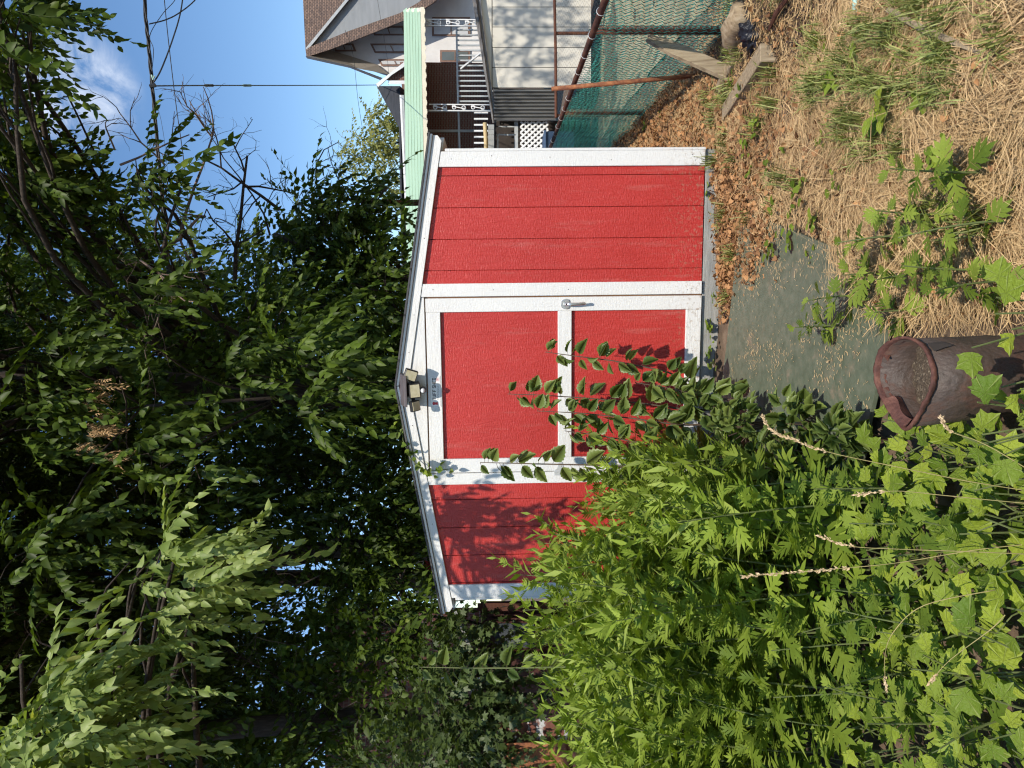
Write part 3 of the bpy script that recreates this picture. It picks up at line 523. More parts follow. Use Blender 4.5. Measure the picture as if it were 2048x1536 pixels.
# awning: lapped green slats and a scalloped edge
aw = empty('awning', (0, 0, 0), 0, ph)
NA = 6
for k in range(NA):
    t0, t1 = k / NA, (k + 1) / NA
    def L_(t, y): return (808 + (841 - 808) * t - (0.010 * (y - 20) if t < .99 else 0.0) * (1 - t) + 0.022 * max(0, y - 20), y)
    Ya, Yb = 20.6 - 1.4 * t0, 20.6 - 1.4 * t1
    up_ = np.array([0, -0.035, 0.018])
    pts = [atY(*L_(t0, 24), Ya), atY(*L_(t0, 560), Ya), atY(*L_(t1 + .03, 560), Yb) + up_, atY(*L_(t1 + .03, 24), Yb) + up_]
    MB().slab(pts, (0, 0.012, 0.012)).build('awning_slat', M['awning'], aw)
    pts = [atY(*L_(t0, 15 + 5 * (1 - t0)), Ya), atY(*L_(t0, 23.6), Ya), atY(*L_(t1 + .02, 23.6), Yb - .02), atY(*L_(t1 + .02, 15), Yb - .02)]
    MB().slab(pts, (0, 0.03, 0.027)).build('end_slat', M['awning_w'] if k % 2 else M['awning'], aw)
b = MB(); pa = atY(841, 14, 19.05); pb = atY(841 + 12, 560, 19.05); n = 150
for i in range(n):
    p0 = pa + (pb - pa) * (i / n); p1 = pa + (pb - pa) * ((i + 1) / n); d = 0.065 + 0.035 * abs(math.sin(math.pi * (i + .5) / 5))
    b.slab([p0, p1, p1 - np.array([0, 0, d + .02]), p0 - np.array([0, 0, d + .02])], (0, 0.02, 0))
b.build('scalloped_edge', M['awning_w'], aw)
slabI('awning_soffit', [(848, 16), (856, 560), (852, 560), (838, 16)], 19.2, 0.1, M['slate'], ph, Ys=[19.15, 19.15, 22.3, 22.3])
# deck and skirt
slabI('deck_floor', [(978, -60), (990, -60), (1000, 242), (990, 242)], 19.9, 2.45, M['greypaint'], ph)
slabI('deck_edge', [(938, -40), (955, -40), (993, 246), (985, 246)], 19.35, 0.3, M['deckgrey'], ph)
slabI('deck_edge', [(946, -40), (949, -40), (989, 246), (987.5, 246)], 19.30, 0.04, M['dark'], ph)
slabI('fascia_panel', [(957, -40), (983.3, -40), (983.3, 176), (981, 176)], 19.5, 0.2, M['beige'], ph)
seam = [-40, 14, 54, 95, 135, 175.5]
for y0, y1 in zip(seam[:-1], seam[1:]):
    slabI('skirt_panel', [(985, y0 + .6), (985, y1 - .6), (1182, y1 - .6), (1182, y0 + .6)], 19.5, 0.12, M['beige'], ph)
slabI('skirt_backing', [(957, -40), (1182, -40), (1182, 176), (980, 176)], 19.75, 0.1, M['dark'], ph)
b = MB(); y = 177.0
pp = [(y + (241 - 177) * i / 36, 0.06 * math.sin(i * math.pi / 2)) for i in range(37)]
for (ya, da), (yb, db) in zip(pp[:-1], pp[1:]):
    b.slab([atY(988, ya, 19.2 + da), atY(988, yb, 19.2 + db), atY(1112, yb, 19.2 + db), atY(1112, ya, 19.2 + da)], (0, 0.02, 0))
b.build('corrugated_sheet', M['corr'], ph)
# railing
def vbar(x0, x1, y, Y, w, mat, name, parent, dx=0.0): return MB().bar(atY(x0, y, Y), atY(x1, y + dx, Y), w, w * .8, up=(0, 1, 0)).build(name, mat, parent)
rail = empty('railing', (0, 0, 0), 0, ph)
MB().bar(atY(913, 54, 19.8), atY(916, 209, 19.8), 0.05, 0.05).build('top_rail', M['iron_g'], rail)
for k in range(15): vbar(915, 986, 60 + k * 10.2, 19.8, 0.04, M['iron_g'], 'baluster', rail)
MB().bar(atY(960, 107, 19.78), atY(921, 138, 19.78), 0.05, 0.04).build('brace', M['iron_w'], rail)
rail2 = empty('railing', (0, 0, 0), 0, ph)
MB().bar(atY(917, 222, 20.3), atY(920, 330, 20.3), 0.04, 0.05).build('top_rail', M['iron_g'], rail2)
for k in range(9): vbar(948, 976, 226 + k * 12.0, 19.7, 0.045, M['iron_w'], 'baluster', rail2)
for y in (222, 262): vbar(848, 1000, y, 21.9, 0.07, M['iron_g'], 'screen_post', rail2)
# scroll-work posts
def scroll_post(yc, x0, x1, Y):
    p = empty('porch_post', (0, 0, 0), 0, ph)
    for dy in (-6.2, 6.2): MB().bar(atY(x0, yc + dy, Y), atY(x1, yc + dy + 1, Y), 0.028, 0.028, up=(0, 1, 0)).build('upright', M['iron_w'], p)
    z = x0 + 6
    while z < x1 - 18:
        b = MB(); pts = []
        for a in np.linspace(0, 2.6 * math.pi, 22):
            r = 5.0 * (1 - 0.24 * a / math.pi); pts.append((z + 6 - r * math.cos(a + .6), yc - r * math.sin(a + .6) * 0.95))
        pts = pts[::-1]
        pts2 = []
        for a in np.linspace(0, 2.6 * math.pi, 22):
            r = 5.0 * (1 - 0.24 * a / math.pi); pts2.append((z + 26 + r * math.cos(a + .6), yc + r * math.sin(a + .6) * 0.95))
        b.tube([atY(px, py, Y) for px, py in pts + pts2], 0.014, 5); b.build('scroll', M['iron_w'], p, smooth=True); z += 38
scroll_post(45, 846, 962, 19.5); scroll_post(215, 858, 985, 19.5)
# under the porch: block pier, dark doorway, lattice
for k in range(6): slabI('block', [(976 + .3, 249 + k * 10.4), (976 + .3, 258.9 + k * 10.4), (988, 258.9 + k * 10.4), (988, 249 + k * 10.4)], 19.3, 0.4, M['block'], ph)
slabI('dark_opening', [(988.5, 242), (1180, 242), (1180, 330), (988.5, 330)], 20.6, 0.2, M['dark'], ph)
for (a, c, y0, y1) in ((1029, 1036, 243, 320), (992, 1031, 268, 271), (994, 997, 271, 320), (996, 1029, 252, 254.5)):
    slabI('door_frame', [(a, y0), (c, y0), (c, y1), (a, y1)], 19.6, 0.1, M['iron_g'], ph)
for sgn in (-1, 1):
    for k in range(-8, 16):
        x0, x1 = 1041, 1096; ya = 243 + k * 11.0; yb = ya + sgn * (x1 - x0) * 0.9
        lo, hi = 243.0, 320.0; pts = []
        for t in np.linspace(0, 1, 40):
            yy = ya + (yb - ya) * t
            if lo <= yy <= hi: pts.append((x0 + (x1 - x0) * t, yy))
        if len(pts) > 3: MB().bar(atY(*pts[0], 19.45 + .012 * sgn), atY(*pts[-1], 19.45 + .012 * sgn), 0.012, 0.05, up=(0, 0, 1)).build('lattice_strip', M['lattice'], ph) if False else MB().bar(atY(*pts[0], 19.45 + .012 * sgn), atY(*pts[-1], 19.45 + .012 * sgn), 0.05, 0.012, up=(0, 1, 0)).build('lattice_strip', M['lattice'], ph)
bin_ = empty('storage_bin', (0, 0, 0)); tag(bin_, 'dark blue bin lid beside the white lattice', 'bin')
MB().slab([atY(1092, 262, 16.5), atY(1092, 310, 16.5), atY(1150, 310, 16.5), atY(1150, 262, 16.5)], (0, 0.5, 0)).build('body', surf('blue_bin', [(0.3, (0.02, 0.04, 0.08)), (0.7, (0.03, 0.06, 0.11))], rough=0.5), bin_, bevel=0.02)
MB().slab([atY(1088, 260, 16.45), atY(1088, 312, 16.45), atY(1093, 312, 16.45), atY(1093, 260, 16.45)], (0, 0.6, 0)).build('lid', surf('blue_lid', [(0.3, (0.04, 0.07, 0.13)), (0.7, (0.06, 0.10, 0.17))], rough=0.5), bin_, bevel=0.01)
bp_ = MB().tube([atY(969.5, 246, 19.0), atY(971.5, 275, 19.0), atY(973, 320, 19.0)], 0.055, 8).build('bamboo_pole', M['bamboo'], None, smooth=True)
tag(bp_, 'thick yellow bamboo pole lying along the porch edge', 'pole')
# house yard wall further left, glimpsed over the shed
# ------------------------------------------------------------------ chain-link fences
def chain_mesh(P0, U, length, zlo, zhi, p, r, name, mat, parent, sides=3):
    U = nrm(U); Nn = np.array([-U[1], U[0], 0]); nw = int(length / p); vs = []; ts = []
    prof = [(math.cos(2 * math.pi * k / sides), math.sin(2 * math.pi * k / sides)) for k in range(sides)]
    for i in range(nw):
        a0 = i * p; z = zlo(a0); zt_ = zhi(a0); m = max(2, int((zt_ - z) / (p * .5)))
        k = np.arange(m + 1); aa = a0 + (k % 2) * p * 1.04 - p * .02; zz = z + k * p * .5; of = np.where(k % 2 == 0, r, -r) * 1.1
        C_ = P0[None, :] * np.array([1, 1, 0]) + aa[:, None] * U[None, :] + of[:, None] * Nn[None, :]; C_[:, 2] = zz
        b0 = len(vs) * 0 + sum(len(x) for x in vs)
        ring = np.stack([C_ + (cx * r) * U[None, :] + (cy * r) * Nn[None, :] for cx, cy in prof], 1).reshape(-1, 3); vs.append(ring)
        for j in range(m):
            for s in range(sides):
                A, B = b0 + j * sides + s, b0 + j * sides + (s + 1) % sides; ts.append((A, B, B + sides)); ts.append((A, B + sides, A + sides))
    return link(name, np_mesh(name, np.concatenate(vs), ts), mat, parent)
gf = empty('chain_link_fence', (2.153, 4.413, -0.1)); gf.location = (0, 0, 0)
tag(gf, 'low green vinyl chain link fence on rusty posts beside the straw', 'fence')
Fy0, Fy1 = 3.3, 9.6; F0 = np.array([float(fence_x(Fy0)), Fy0, 0]); F1 = np.array([float(fence_x(Fy1)), Fy1, 0]); FU = nrm(F1 - F0); FL = float(np.linalg.norm(F1 - F0))
def fz(a): return 0.795 - 0.022 * a
def fg(a): p = F0 + FU * a; return float(gz(p[0], p[1])) - 0.02
chain_mesh(F0, FU, FL, fg, lambda a: fz(a) + 0.02 + 0.012 * math.sin(a * 2.2), 0.058, 0.0027, 'wire_mesh', M['vinyl_g'], gf)
chain_mesh(F0 + np.array([0.035, 0, 0]), FU, FL, fg, lambda a: fz(a) - 0.03 + 0.05 * math.sin(a * 1.7 + 1), 0.034, 0.0016, 'netting', M['net_g'], gf)
MB().tube([F0 + FU * a + np.array([-0.012, 0, fz(a)]) for a in np.linspace(0, FL, 14)], 0.021, 8).build('top_rail', M['rust'], gf, smooth=True)
for y in (4.42, 6.82, 9.2):
    a = (y - Fy0) / FU[1]; p = F0 + FU * a + np.array([0.03, 0, 0])
    MB().tube([p + [0, 0, fg(a) - .2], p + [0.004, 0, fz(a) - .015]], 0.027, 8).build('post', M['rust'], gf, smooth=True)
for a in np.arange(0.25, FL, 0.42):
    p = F0 + FU * a + np.array([-0.012, 0, fz(a)])
    MB().tube([p + np.array([0.025 * math.cos(t), 0, 0.025 * math.sin(t)]) for t in np.linspace(0, 2 * math.pi, 11)], 0.0022, 4, cap=False).build('tie_wire', M['alu'], gf)
ff = empty('chain_link_fence', (0, 0, 0)); tag(ff, 'bare chain link fence with rusty rail in front of beige panels', 'fence')
A0, A1 = atY(1108, -40, 13.0), atY(1112, 236, 13.0)
MB().tube([A0, (A0 + A1) / 2 + [0, 0, -.01], A1], 0.026, 8).build('top_rail', M['rust'], ff)
UU = nrm((A0 - A1) * np.array([1, 1, 0])); zb = A1[2]
chain_mesh(A1, UU, float(np.linalg.norm((A0 - A1)[:2])), lambda a: zb - 1.15, lambda a: zb + 0.03, 0.085, 0.003, 'wire_mesh', M['galv'], ff)
for t in (0.02, 0.62): p = A1 + (A0 - A1) * t; MB().tube([p + [0, .03, -1.3], p + [0, .03, 0.0]], 0.03, 8).build('post', M['rust'], ff)

def gpt(ix, iy, z=-0.08):
    r = ray(ix, iy); p = CAM + r * ((z - CAM[2]) / r[2])
    for _ in range(12): p = CAM + r * (.5 * (float(gz(p[0], p[1])) + .5 * 0 - CAM[2]) / r[2] + .5 * np.linalg.norm((p - CAM)) / np.linalg.norm(r))
    return p
# ------------------------------------------------------------------ odds and ends by the fence
def groundz(p): return float(gz(p[0], p[1]))
p0 = gpt(1398, 149); p0[2] = groundz(p0) - .05; p1 = atY(1103, 178, p0[1] + .02)
rp = MB().tube([p0, p0 * .6 + p1 * .4, p1], 0.0155, 10).build('rusty_pipe', M['rust_l'], None, smooth=True); tag(rp, 'orange rusty pipe stuck upright in the ground before the green fence', 'pipe')
pb0 = gpt(1468, 158); pb0[2] = groundz(pb0) - 0.01; pt0 = atY(1292, 78, pb0[1] + 0.10)
d = nrm(pt0 - pb0); L = float(np.linalg.norm(pt0 - pb0)); sd = nrm(np.cross(d, (0.35, -1, 0.2))); nn = np.cross(sd, d)
prof = [(0, -.045), (0, .045), (.62 * L, .047), (.66 * L, .036), (.80 * L, .040), (.93 * L, .022), (1.0 * L, .018), (.95 * L, -.004), (.99 * L, -.022), (.85 * L, -.034), (.7 * L, -.045)]
bb = MB().slab([pb0 + d * a + sd * c for a, c in prof], nn * 0.032).build('broken_board', M['oldwood'], None, bevel=0.002); tag(bb, 'splintered grey board leaning on the green fence', 'board')
# pale split log
lg = MB(); la = gpt(1502, 20); lb = gpt(1452, 182); pts = []; rad = []
for t in np.linspace(0, 1, 12):
    p = la * (1 - t) + lb * t; p[2] = groundz(p) + 0.03 + 0.012 * math.sin(t * 9); p[1] += 0.02 * math.sin(t * 7); pts.append(p); rad.append(0.05 + 0.016 * math.sin(t * 5 + 1) - (0.03 if t > .95 else 0))
lgo = lg.tube(pts, rad, 12).build('split_log', M['palewood'], None, smooth=True); tag(lgo, 'pale barkless log lying against the foot of the green fence', 'log')
for v in lgo.data.vertices: k = 1.0; v.co += Vector((random.uniform(-.007, .007), random.uniform(-.007, .007), random.uniform(-.009, .009)))
ta = gpt(1462, 226); tb = gpt(1556, 104); ta[2] = groundz(ta) + 0.012; tb[2] = groundz(tb) + 0.045
tim = MB().bar(ta, tb, 0.095, 0.09).build('timber_offcut', M['oldwood'], None, bevel=0.004); tag(tim, 'square sawn timber lying half buried in the straw', 'timber')
tq = gpt(1475, 228)
bag = bpy.data.meshes.new('plastic_bag'); bm = bmesh.new(); bmesh.ops.create_icosphere(bm, subdivisions=4, radius=1.0)
for v in bm.verts:
    n_ = v.co.normalized(); k = 1 + 0.22 * math.sin(n_.x * 9 + n_.z * 7) * math.cos(n_.y * 8) + 0.13 * math.sin(n_.x * 21 + n_.y * 17 + n_.z * 13); v.co = Vector((n_.x * .11 * k, n_.y * .08 * k, n_.z * .07 * k + .03))
bm.to_mesh(bag); bm.free(); bg = gpt(1508, 55); bg[2] = groundz(bg)
bgo = link('plastic_bag', bag, M['ripstop']); bgo.location = V(bg - np.array([0, 0, .035])); bag.polygons.foreach_set('use_smooth', [True] * len(bag.polygons)); tag(bgo, 'crumpled black plastic bag between log and timber', 'bag')
mp_ = gpt(1742, -30); mq = gpt(1722, 58); mp_[2] = groundz(mp_) + .05; mq[2] = groundz(mq) + 0.0
mo = MB().tube([mp_, mp_ * .55 + mq * .45 + np.array([0, 0, .012]), mq], [0.017, 0.017, 0.016], 10).build('mint_pipe', M['mint'], None, smooth=True); tag(mo, 'faded mint green pipe end poking from the grass', 'pipe')
for (a, c, lab) in (((1600, -10), (1550, 60), 'dark weathered stake across the mulch mound'), ((1805, 20), (1995, 110), 'long brown stick on the grass at the frame edge')):
    p = gpt(*a); q2 = gpt(*c); p[2] = groundz(p) + .05; q2[2] = groundz(q2) + .03
    o = MB().tube([p, (p + q2) / 2 + [0, .01, .012], q2], [0.011, 0.012, 0.008], 6).build('stick', M['oldwood'] if a[0] > 1700 else M['rust'], None); tag(o, lab, 'stick')
# green painted plywood sheet
e1 = nrm((-.93, .36, 0)); e2 = nrm((-.36, -.93, 0)); c1 = np.array([1.0, 4.15, 0])
pl = MB(); cs = [c1, c1 + e1 * 1.22, c1 + e1 * 1.22 + e2 * 1.72, c1 + e2 * 1.72]
pts = []
for i in range(4):
    a, c = cs[i], cs[(i + 1) % 4]
    for t in np.linspace(0, 1, 7)[:-1]: p = a * (1 - t) + c * t + e2 * random.uniform(-.006, .006); p[2] = -0.072; pts.append(p)
plo = pl.slab(pts, (0, 0, 0.016)).build('plywood_sheet', M['greenboard'], None); tag(plo, 'worn green painted plywood sheet lying before the shed door', 'plywood')
# ------------------------------------------------------------------ rusty drum
drum = empty('rusty_drum', (0.004, 1.985, -0.09), 0.0); drum.rotation_euler = (0.02, -0.015, 0.0); drum.scale = (.95, .95, .97)
tag(drum, 'small rusty open drum with a bent rim in the foreground weeds', 'drum')
ctl = [(.122, .0), (.088, .088), (.0, .124), (-.075, .085), (-.150, -.004), (-.080, -.082), (.0, -.119), (.088, -.082)]
def cat(ps, n):
    out = []; m = len(ps)
    for i in range(m):
        p0_, p1_, p2_, p3_ = [np.array(ps[(i + k) % m], float) for k in (-1, 0, 1, 2)]
        for t in np.arange(n) / n: out.append(.5 * ((2 * p1_) + (-p0_ + p2_) * t + (2 * p0_ - 5 * p1_ + 4 * p2_ - p3_) * t * t + (-p0_ + 3 * p1_ - 3 * p2_ + p3_) * t ** 3))
    return np.array(out)
OUT = cat(ctl, 7); m = len(OUT); ROUND = 0.122 * np.stack([np.cos(np.linspace(0, 2 * math.pi, m, endpoint=False)), np.sin(np.linspace(0, 2 * math.pi, m, endpoint=False))], -1)
HT = 0.365
def shell(prof, flip=False):
    vs = []; fs = []
    for (z, sc, bl) in prof:
        o = OUT * bl + ROUND * (1 - bl)
        for i, p in enumerate(o * sc): vs.append((p[0], p[1], z + (0.004 * math.sin(i * .23) + .012 * p[1] / .12) * bl))
    for j in range(len(prof) - 1):
        for i in range(m): fs.append((j * m + i, j * m + (i + 1) % m, (j + 1) * m + (i + 1) % m, (j + 1) * m + i))
    return vs, fs
vs, fs = shell([(0, .98, 0), (.10, .985, .1), (.115, 1.0, .15), (.13, .985, .2), (.22, .98, .55), (HT - .012, .965, 1), (HT - .012, .93, 1), (.20, .93, .6), (.15, .93, .4)])
MB().add(vs, fs).build('body', M['rust_drum'], drum, smooth=True)
vs, fs = shell([(HT - .016, .972, 1), (HT - .013, 1.015, 1), (HT - .004, 1.035, 1), (HT + .003, 1.02, 1), (HT + .003, .985, 1), (HT - .002, .958, 1), (HT - .012, .94, 1), (HT - .03, .93, 1)])
rimo = MB().add(vs, fs).build('rim', M['rust_rim'], drum, smooth=True)
for v in rimo.data.vertices: v.co += Vector((random.uniform(-.0016, .0016), random.uniform(-.0016, .0016), random.uniform(-.0022, .0022)))
fv, ff_ = [], []                                          # the folded strip inside the back left of the rim
for k in range(11):
    pz = OUT[(20 + k) % m]; fv += [(pz[0] * .95, pz[1] * .95, HT + .004), (pz[0] * .80, pz[1] * .80 - .004, HT - .016 - .004 * math.sin(k)), (pz[0] * .90, pz[1] * .90, HT - .045)]
for k in range(10): ff_ += [(3 * k, 3 * k + 3, 3 * k + 4, 3 * k + 1), (3 * k + 1, 3 * k + 4, 3 * k + 5, 3 * k + 2)]
MB().add(fv, ff_).build('folded_lip', M['rust_rim'], drum)
so = []; sf = []
for j, sc in enumerate((.94, .8, .6, .35, .0)):
    for i, p in enumerate((OUT * .8 + ROUND * .2) * sc): so.append((p[0], p[1], .288 - 0.03 * (p[1] / .12) * sc + .008 * math.sin(i * 1.3 + j * 2) * sc))
for j in range(4):
    for i in range(m): sf.append((j * m + i, j * m + (i + 1) % m, (j + 1) * m + (i + 1) % m, (j + 1) * m + i))
MB().add(so, sf).build('soil_fill', surf('gritty_soil', [(0.3, (0.05, 0.036, 0.025)), (0.55, (0.11, 0.082, 0.056)), (0.68, (0.30, 0.25, 0.18))], scale=120, rough=0.95, bump=1.0, bscale=90), drum, smooth=True)
MB().tube([(.062, .085, HT - .01), (.085, .10, HT - .03), (.118, .085, HT - .055), (.122, .06, HT - .045)], 0.0025, 5).build('wire_loop', M['rust'], drum)
b = MB(); b.add([(.075, -.098, HT - .035), (.10, -.075, HT - .03), (.104, -.072, HT - .075), (.092, -.09, HT - .095), (.083, -.094, HT - .06)], [(0, 1, 2, 3, 4)]); b.build('torn_patch', M['dark'], drum)
# ------------------------------------------------------------------ overhead cables
def cable(name, label, pts, r, cat='cable', n=5, twist=0):
    P = [at(*p) for p in pts]; Q = []
    for i in range(len(P) - 1):
        for t in np.linspace(0, 1, 10)[:-1]:
            a, b_, c, d_ = P[max(i - 1, 0)], P[i], P[i + 1], P[min(i + 2, len(P) - 1)]
            Q.append(.5 * ((2 * b_) + (-a + c) * t + (2 * a - 5 * b_ + 4 * c - d_) * t * t + (-a + 3 * b_ - 3 * c + d_) * t ** 3))
    Q.append(P[-1]); b = MB()
    if twist:
        for k in range(3):
            b.tube([q_ + r * .95 * np.array([0, math.cos(i * .55 + k * 2.094), math.sin(i * .55 + k * 2.094)]) for i, q_ in enumerate(Q)], r * .8, n)
    else: b.tube(Q, r, n)
    o = b.build(name, M['cable'], None, smooth=True); tag(o, label, cat); return o
main = cable('power_cable', 'thick twisted black power cable crossing the sky above the houses', [(278, -260, 10), (289, 0, 10), (297, 90, 10), (305, 180, 10), (318, 330, 10), (330, 470, 10), (345, 620, 10), (372, 800, 10), (420, 1100, 10), (500, 1536, 10)], 0.016, twist=1)
cable('power_cable', 'black drop cable swooping off the thick cable at the frame edge', [(305, 168, 10), (322, 140, 10), (345, 80, 10.5), (362, 20, 11), (372, -60, 11.5)], 0.011)
cable('power_cable', 'short slack black cable branching to the frame corner', [(298, 48, 10), (330, 40, 10.1), (358, 26, 10.3), (392, -2, 10.6), (440, -60, 11)], 0.009)
cable('power_cable', 'thin black wire fanning up from the cable junction', [(303, 150, 10), (307, 100, 10), (300, 70, 10), (325, 28, 10.2), (350, 0, 10.5), (380, -50, 10.8)], 0.005)
cable('power_cable', 'thin black wire running below and alongside the thick cable', [(318, -120, 12), (331, 25, 12), (340, 110, 12), (352, 210, 12), (366, 310, 12), (380, 430, 12), (398, 560, 12), (440, 860, 12)], 0.0075)
cable('power_cable', 'hair thin slack wire between the thick and the lower cables', [(310, 200, 11), (322, 240, 11), (331, 300, 11), (336, 360, 11)], 0.003)
sdw = cable('service_wire', 'straight black service wire dropping from the cable to the brick gable', [(304, 172, 10), (420, 171, 12), (560, 171, 15), (700, 170.5, 19), (756, 170, 21.4)], 0.011, 'wire')
for (ix, dd) in ((418, 11.97), (494, 13.5)): MB().tube([at(ix - 8, 171, dd - .12), at(ix + 8, 171, dd + .12)], 0.022, 6).build('splice_sleeve', surf('teal_sleeve', [(0.3, (0.10, 0.22, 0.21)), (0.7, (0.2, 0.34, 0.32))], rough=0.6) if ix > 450 else M['cable'], sdw)
b = MB(); b.tube([at(300, 173, 9.95), at(311, 170, 9.95)], 0.028, 6); b.build('clamp', M['cable'], main)
b = MB(); b.tube([at(303, 150, 9.93), at(306, 160, 9.93), at(309, 152, 9.93)], 0.012, 5); b.build('insulator', M['mint'], main)
cable('service_wire', 'very thin grey wire slanting in front of the white house roof', [(690, 60, 20), (706, 110, 20.5), (716, 200, 21), (730, 290, 22)], 0.006, 'wire')
cable('service_wire', 'very thin grey wire crossing the grey gable face', [(752, -20, 24), (760, 30, 24), (775, 120, 24), (777, 170, 23)], 0.006, 'wire')
pole = MB().tube([atY(860, 405, 7.9), atY(722, 407, 7.9)], [0.034, 0.036], 10).build('rusty_pole', M['rust'], None, smooth=True); tag(pole, 'thick brown rusty pole standing up behind the shed roof', 'pole')
# ------------------------------------------------------------------ glimpses behind the shed on the left
dc = empty('old_cabin', (0, 0, 0)); tag(dc, 'dark brown derelict metal cabin with a window beyond the weeds', 'cabin')
slabI('side', [(962, 1202), (962, 1640), (1330, 1640), (1330, 1202)], 6.9, 0.6, M['brownpanel'], dc)
slabI('corner_post', [(955, 1206), (955, 1222), (1330, 1222), (1330, 1206)], 6.82, 0.07, M['rust'], dc)
for y in (1228, 1236, 1306): slabI('rib', [(975, y), (975, y + 4), (1330, y + 4), (1330, y)], 6.85, 0.05, M['brownpanel'], dc)
slabI('window_frame', [(984, 1212 + 30), (984, 1300), (1075, 1300), (1075, 1242)], 6.84, 0.05, M['brownpanel'], dc)
slabI('window_pane', [(990, 1247), (990, 1295), (1068, 1295), (1068, 1247)], 6.83, 0.008, M['glass'], dc)
slabI('roof_edge', [(905, 1216), (909, 1212), (945, 1300), (960, 1640), (952, 1640), (938, 1300)], 6.6, 0.9, M['greypaint'], dc)
hl = empty('peeling_hull', (0, 0, 0)); tag(hl, 'rusty red sheet metal body with peeling pale paint in the weeds', 'wreck')
slabI('panel', [(1003, 1438), (1000, 1475), (1012, 1600), (1150, 1600), (1140, 1436)], 5.6, 0.3, M['peel'], hl)
slabI('edge_lip', [(998, 1436), (998, 1478), (1004, 1478), (1003, 1436)], 5.56, 0.36, M['rust_l'], hl)
slabI('lower_panel', [(1010, 1486), (1016, 1600), (1150, 1600), (1130, 1484)], 5.5, 0.12, M['rust_l'], hl)
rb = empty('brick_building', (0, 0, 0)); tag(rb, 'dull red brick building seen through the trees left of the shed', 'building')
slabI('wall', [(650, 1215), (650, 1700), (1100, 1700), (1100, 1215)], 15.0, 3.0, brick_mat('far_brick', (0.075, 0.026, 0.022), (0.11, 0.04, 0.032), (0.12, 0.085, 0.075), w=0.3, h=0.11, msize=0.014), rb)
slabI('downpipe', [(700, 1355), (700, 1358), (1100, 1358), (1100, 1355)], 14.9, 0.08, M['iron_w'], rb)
rw = empty('red_white_house', (0, 0, 0)); tag(rw, 'white trimmed red sided house above the left shed eave', 'house')
slabI('wall', [(846, 1062), (846, 1196), (1050, 1196), (1050, 1062)], 13.0, 3.0, M['redwall'], rw)
for (a, c, y0, y1, m) in ((831, 838, 1060, 1198, 'iron_w'), (838.6, 847, 1060, 1198, 'stucco'), (847, 900, 1060, 1088, 'iron_w'), (847, 900, 1180, 1198, 'iron_w'), (822, 830, 1060, 1130, 'greypaint')):
    slabI('fascia', [(a, y0), (a, y1), (c, y1), (c, y0)], 12.9, 0.08, M[m], rw)

# ------------------------------------------------------------------ foliage templates (leaf along +y, lateral x, face z)
def proj(P):
    P = np.atleast_2d(P) - CAM; z = P @ FWD; return np.stack([1024 - FPX * (P @ UPV) / z, 1536 - (768 + FPX * (P @ RGT) / z)], -1)
def inpoly(pts, poly):
    x, y = pts[:, 0], pts[:, 1]; c = np.zeros(len(pts), bool); j = len(poly) - 1
    for i in range(len(poly)):
        (xi, yi), (xj, yj) = poly[i], poly[j]
        c ^= ((yi > y) != (yj > y)) & (x < (xj - xi) * (y - yi) / (yj - yi + 1e-12) + xi); j = i
    return c
def leaf4(w=.27, fold=.07):
    return np.array([(0, 0, 0), (-w, .36, fold), (0, .44, 0), (w, .36, fold), (0, 1, -.14)], float), np.array([(0, 2, 1), (0, 3, 2), (1, 2, 4), (2, 3, 4)])
def leaf8(w=.27, fold=.08, droop=.18):
    v = [(0, 0, 0), (-w, .28, fold), (0, .30, 0), (w, .28, fold), (-w * .82, .60, fold * .8 - droop * .3), (0, .62, -droop * .35), (w * .82, .60, fold * .8 - droop * .3), (0, 1, -droop)]
    return np.array(v, float), np.array([(0, 2, 1), (0, 3, 2), (1, 2, 5), (1, 5, 4), (2, 3, 6), (2, 6, 5), (4, 5, 7), (5, 6, 7)])
def leaf_toothed(w=.36, teeth=6, fold=.10, curl=.22):
    K = teeth * 2; vs = [(0, k / K, -curl * (k / K) ** 2) for k in range(K + 1)]; ts = []
    for sg in (-1, 1):
        b = len(vs)
        for k in range(K + 1):
            t = k / K; ww = w * math.sin(math.pi * (t * .96 + .02) ** .8) * (1.10 if k % 2 else .92); vs.append((sg * ww, t * .96 + .015 * (k % 2), fold * ww / w - curl * t * t))
        for k in range(K): ts += [(k, k + 1, b + k + 1), (k, b + k + 1, b + k)]
    return np.array(vs, float), np.array(ts)
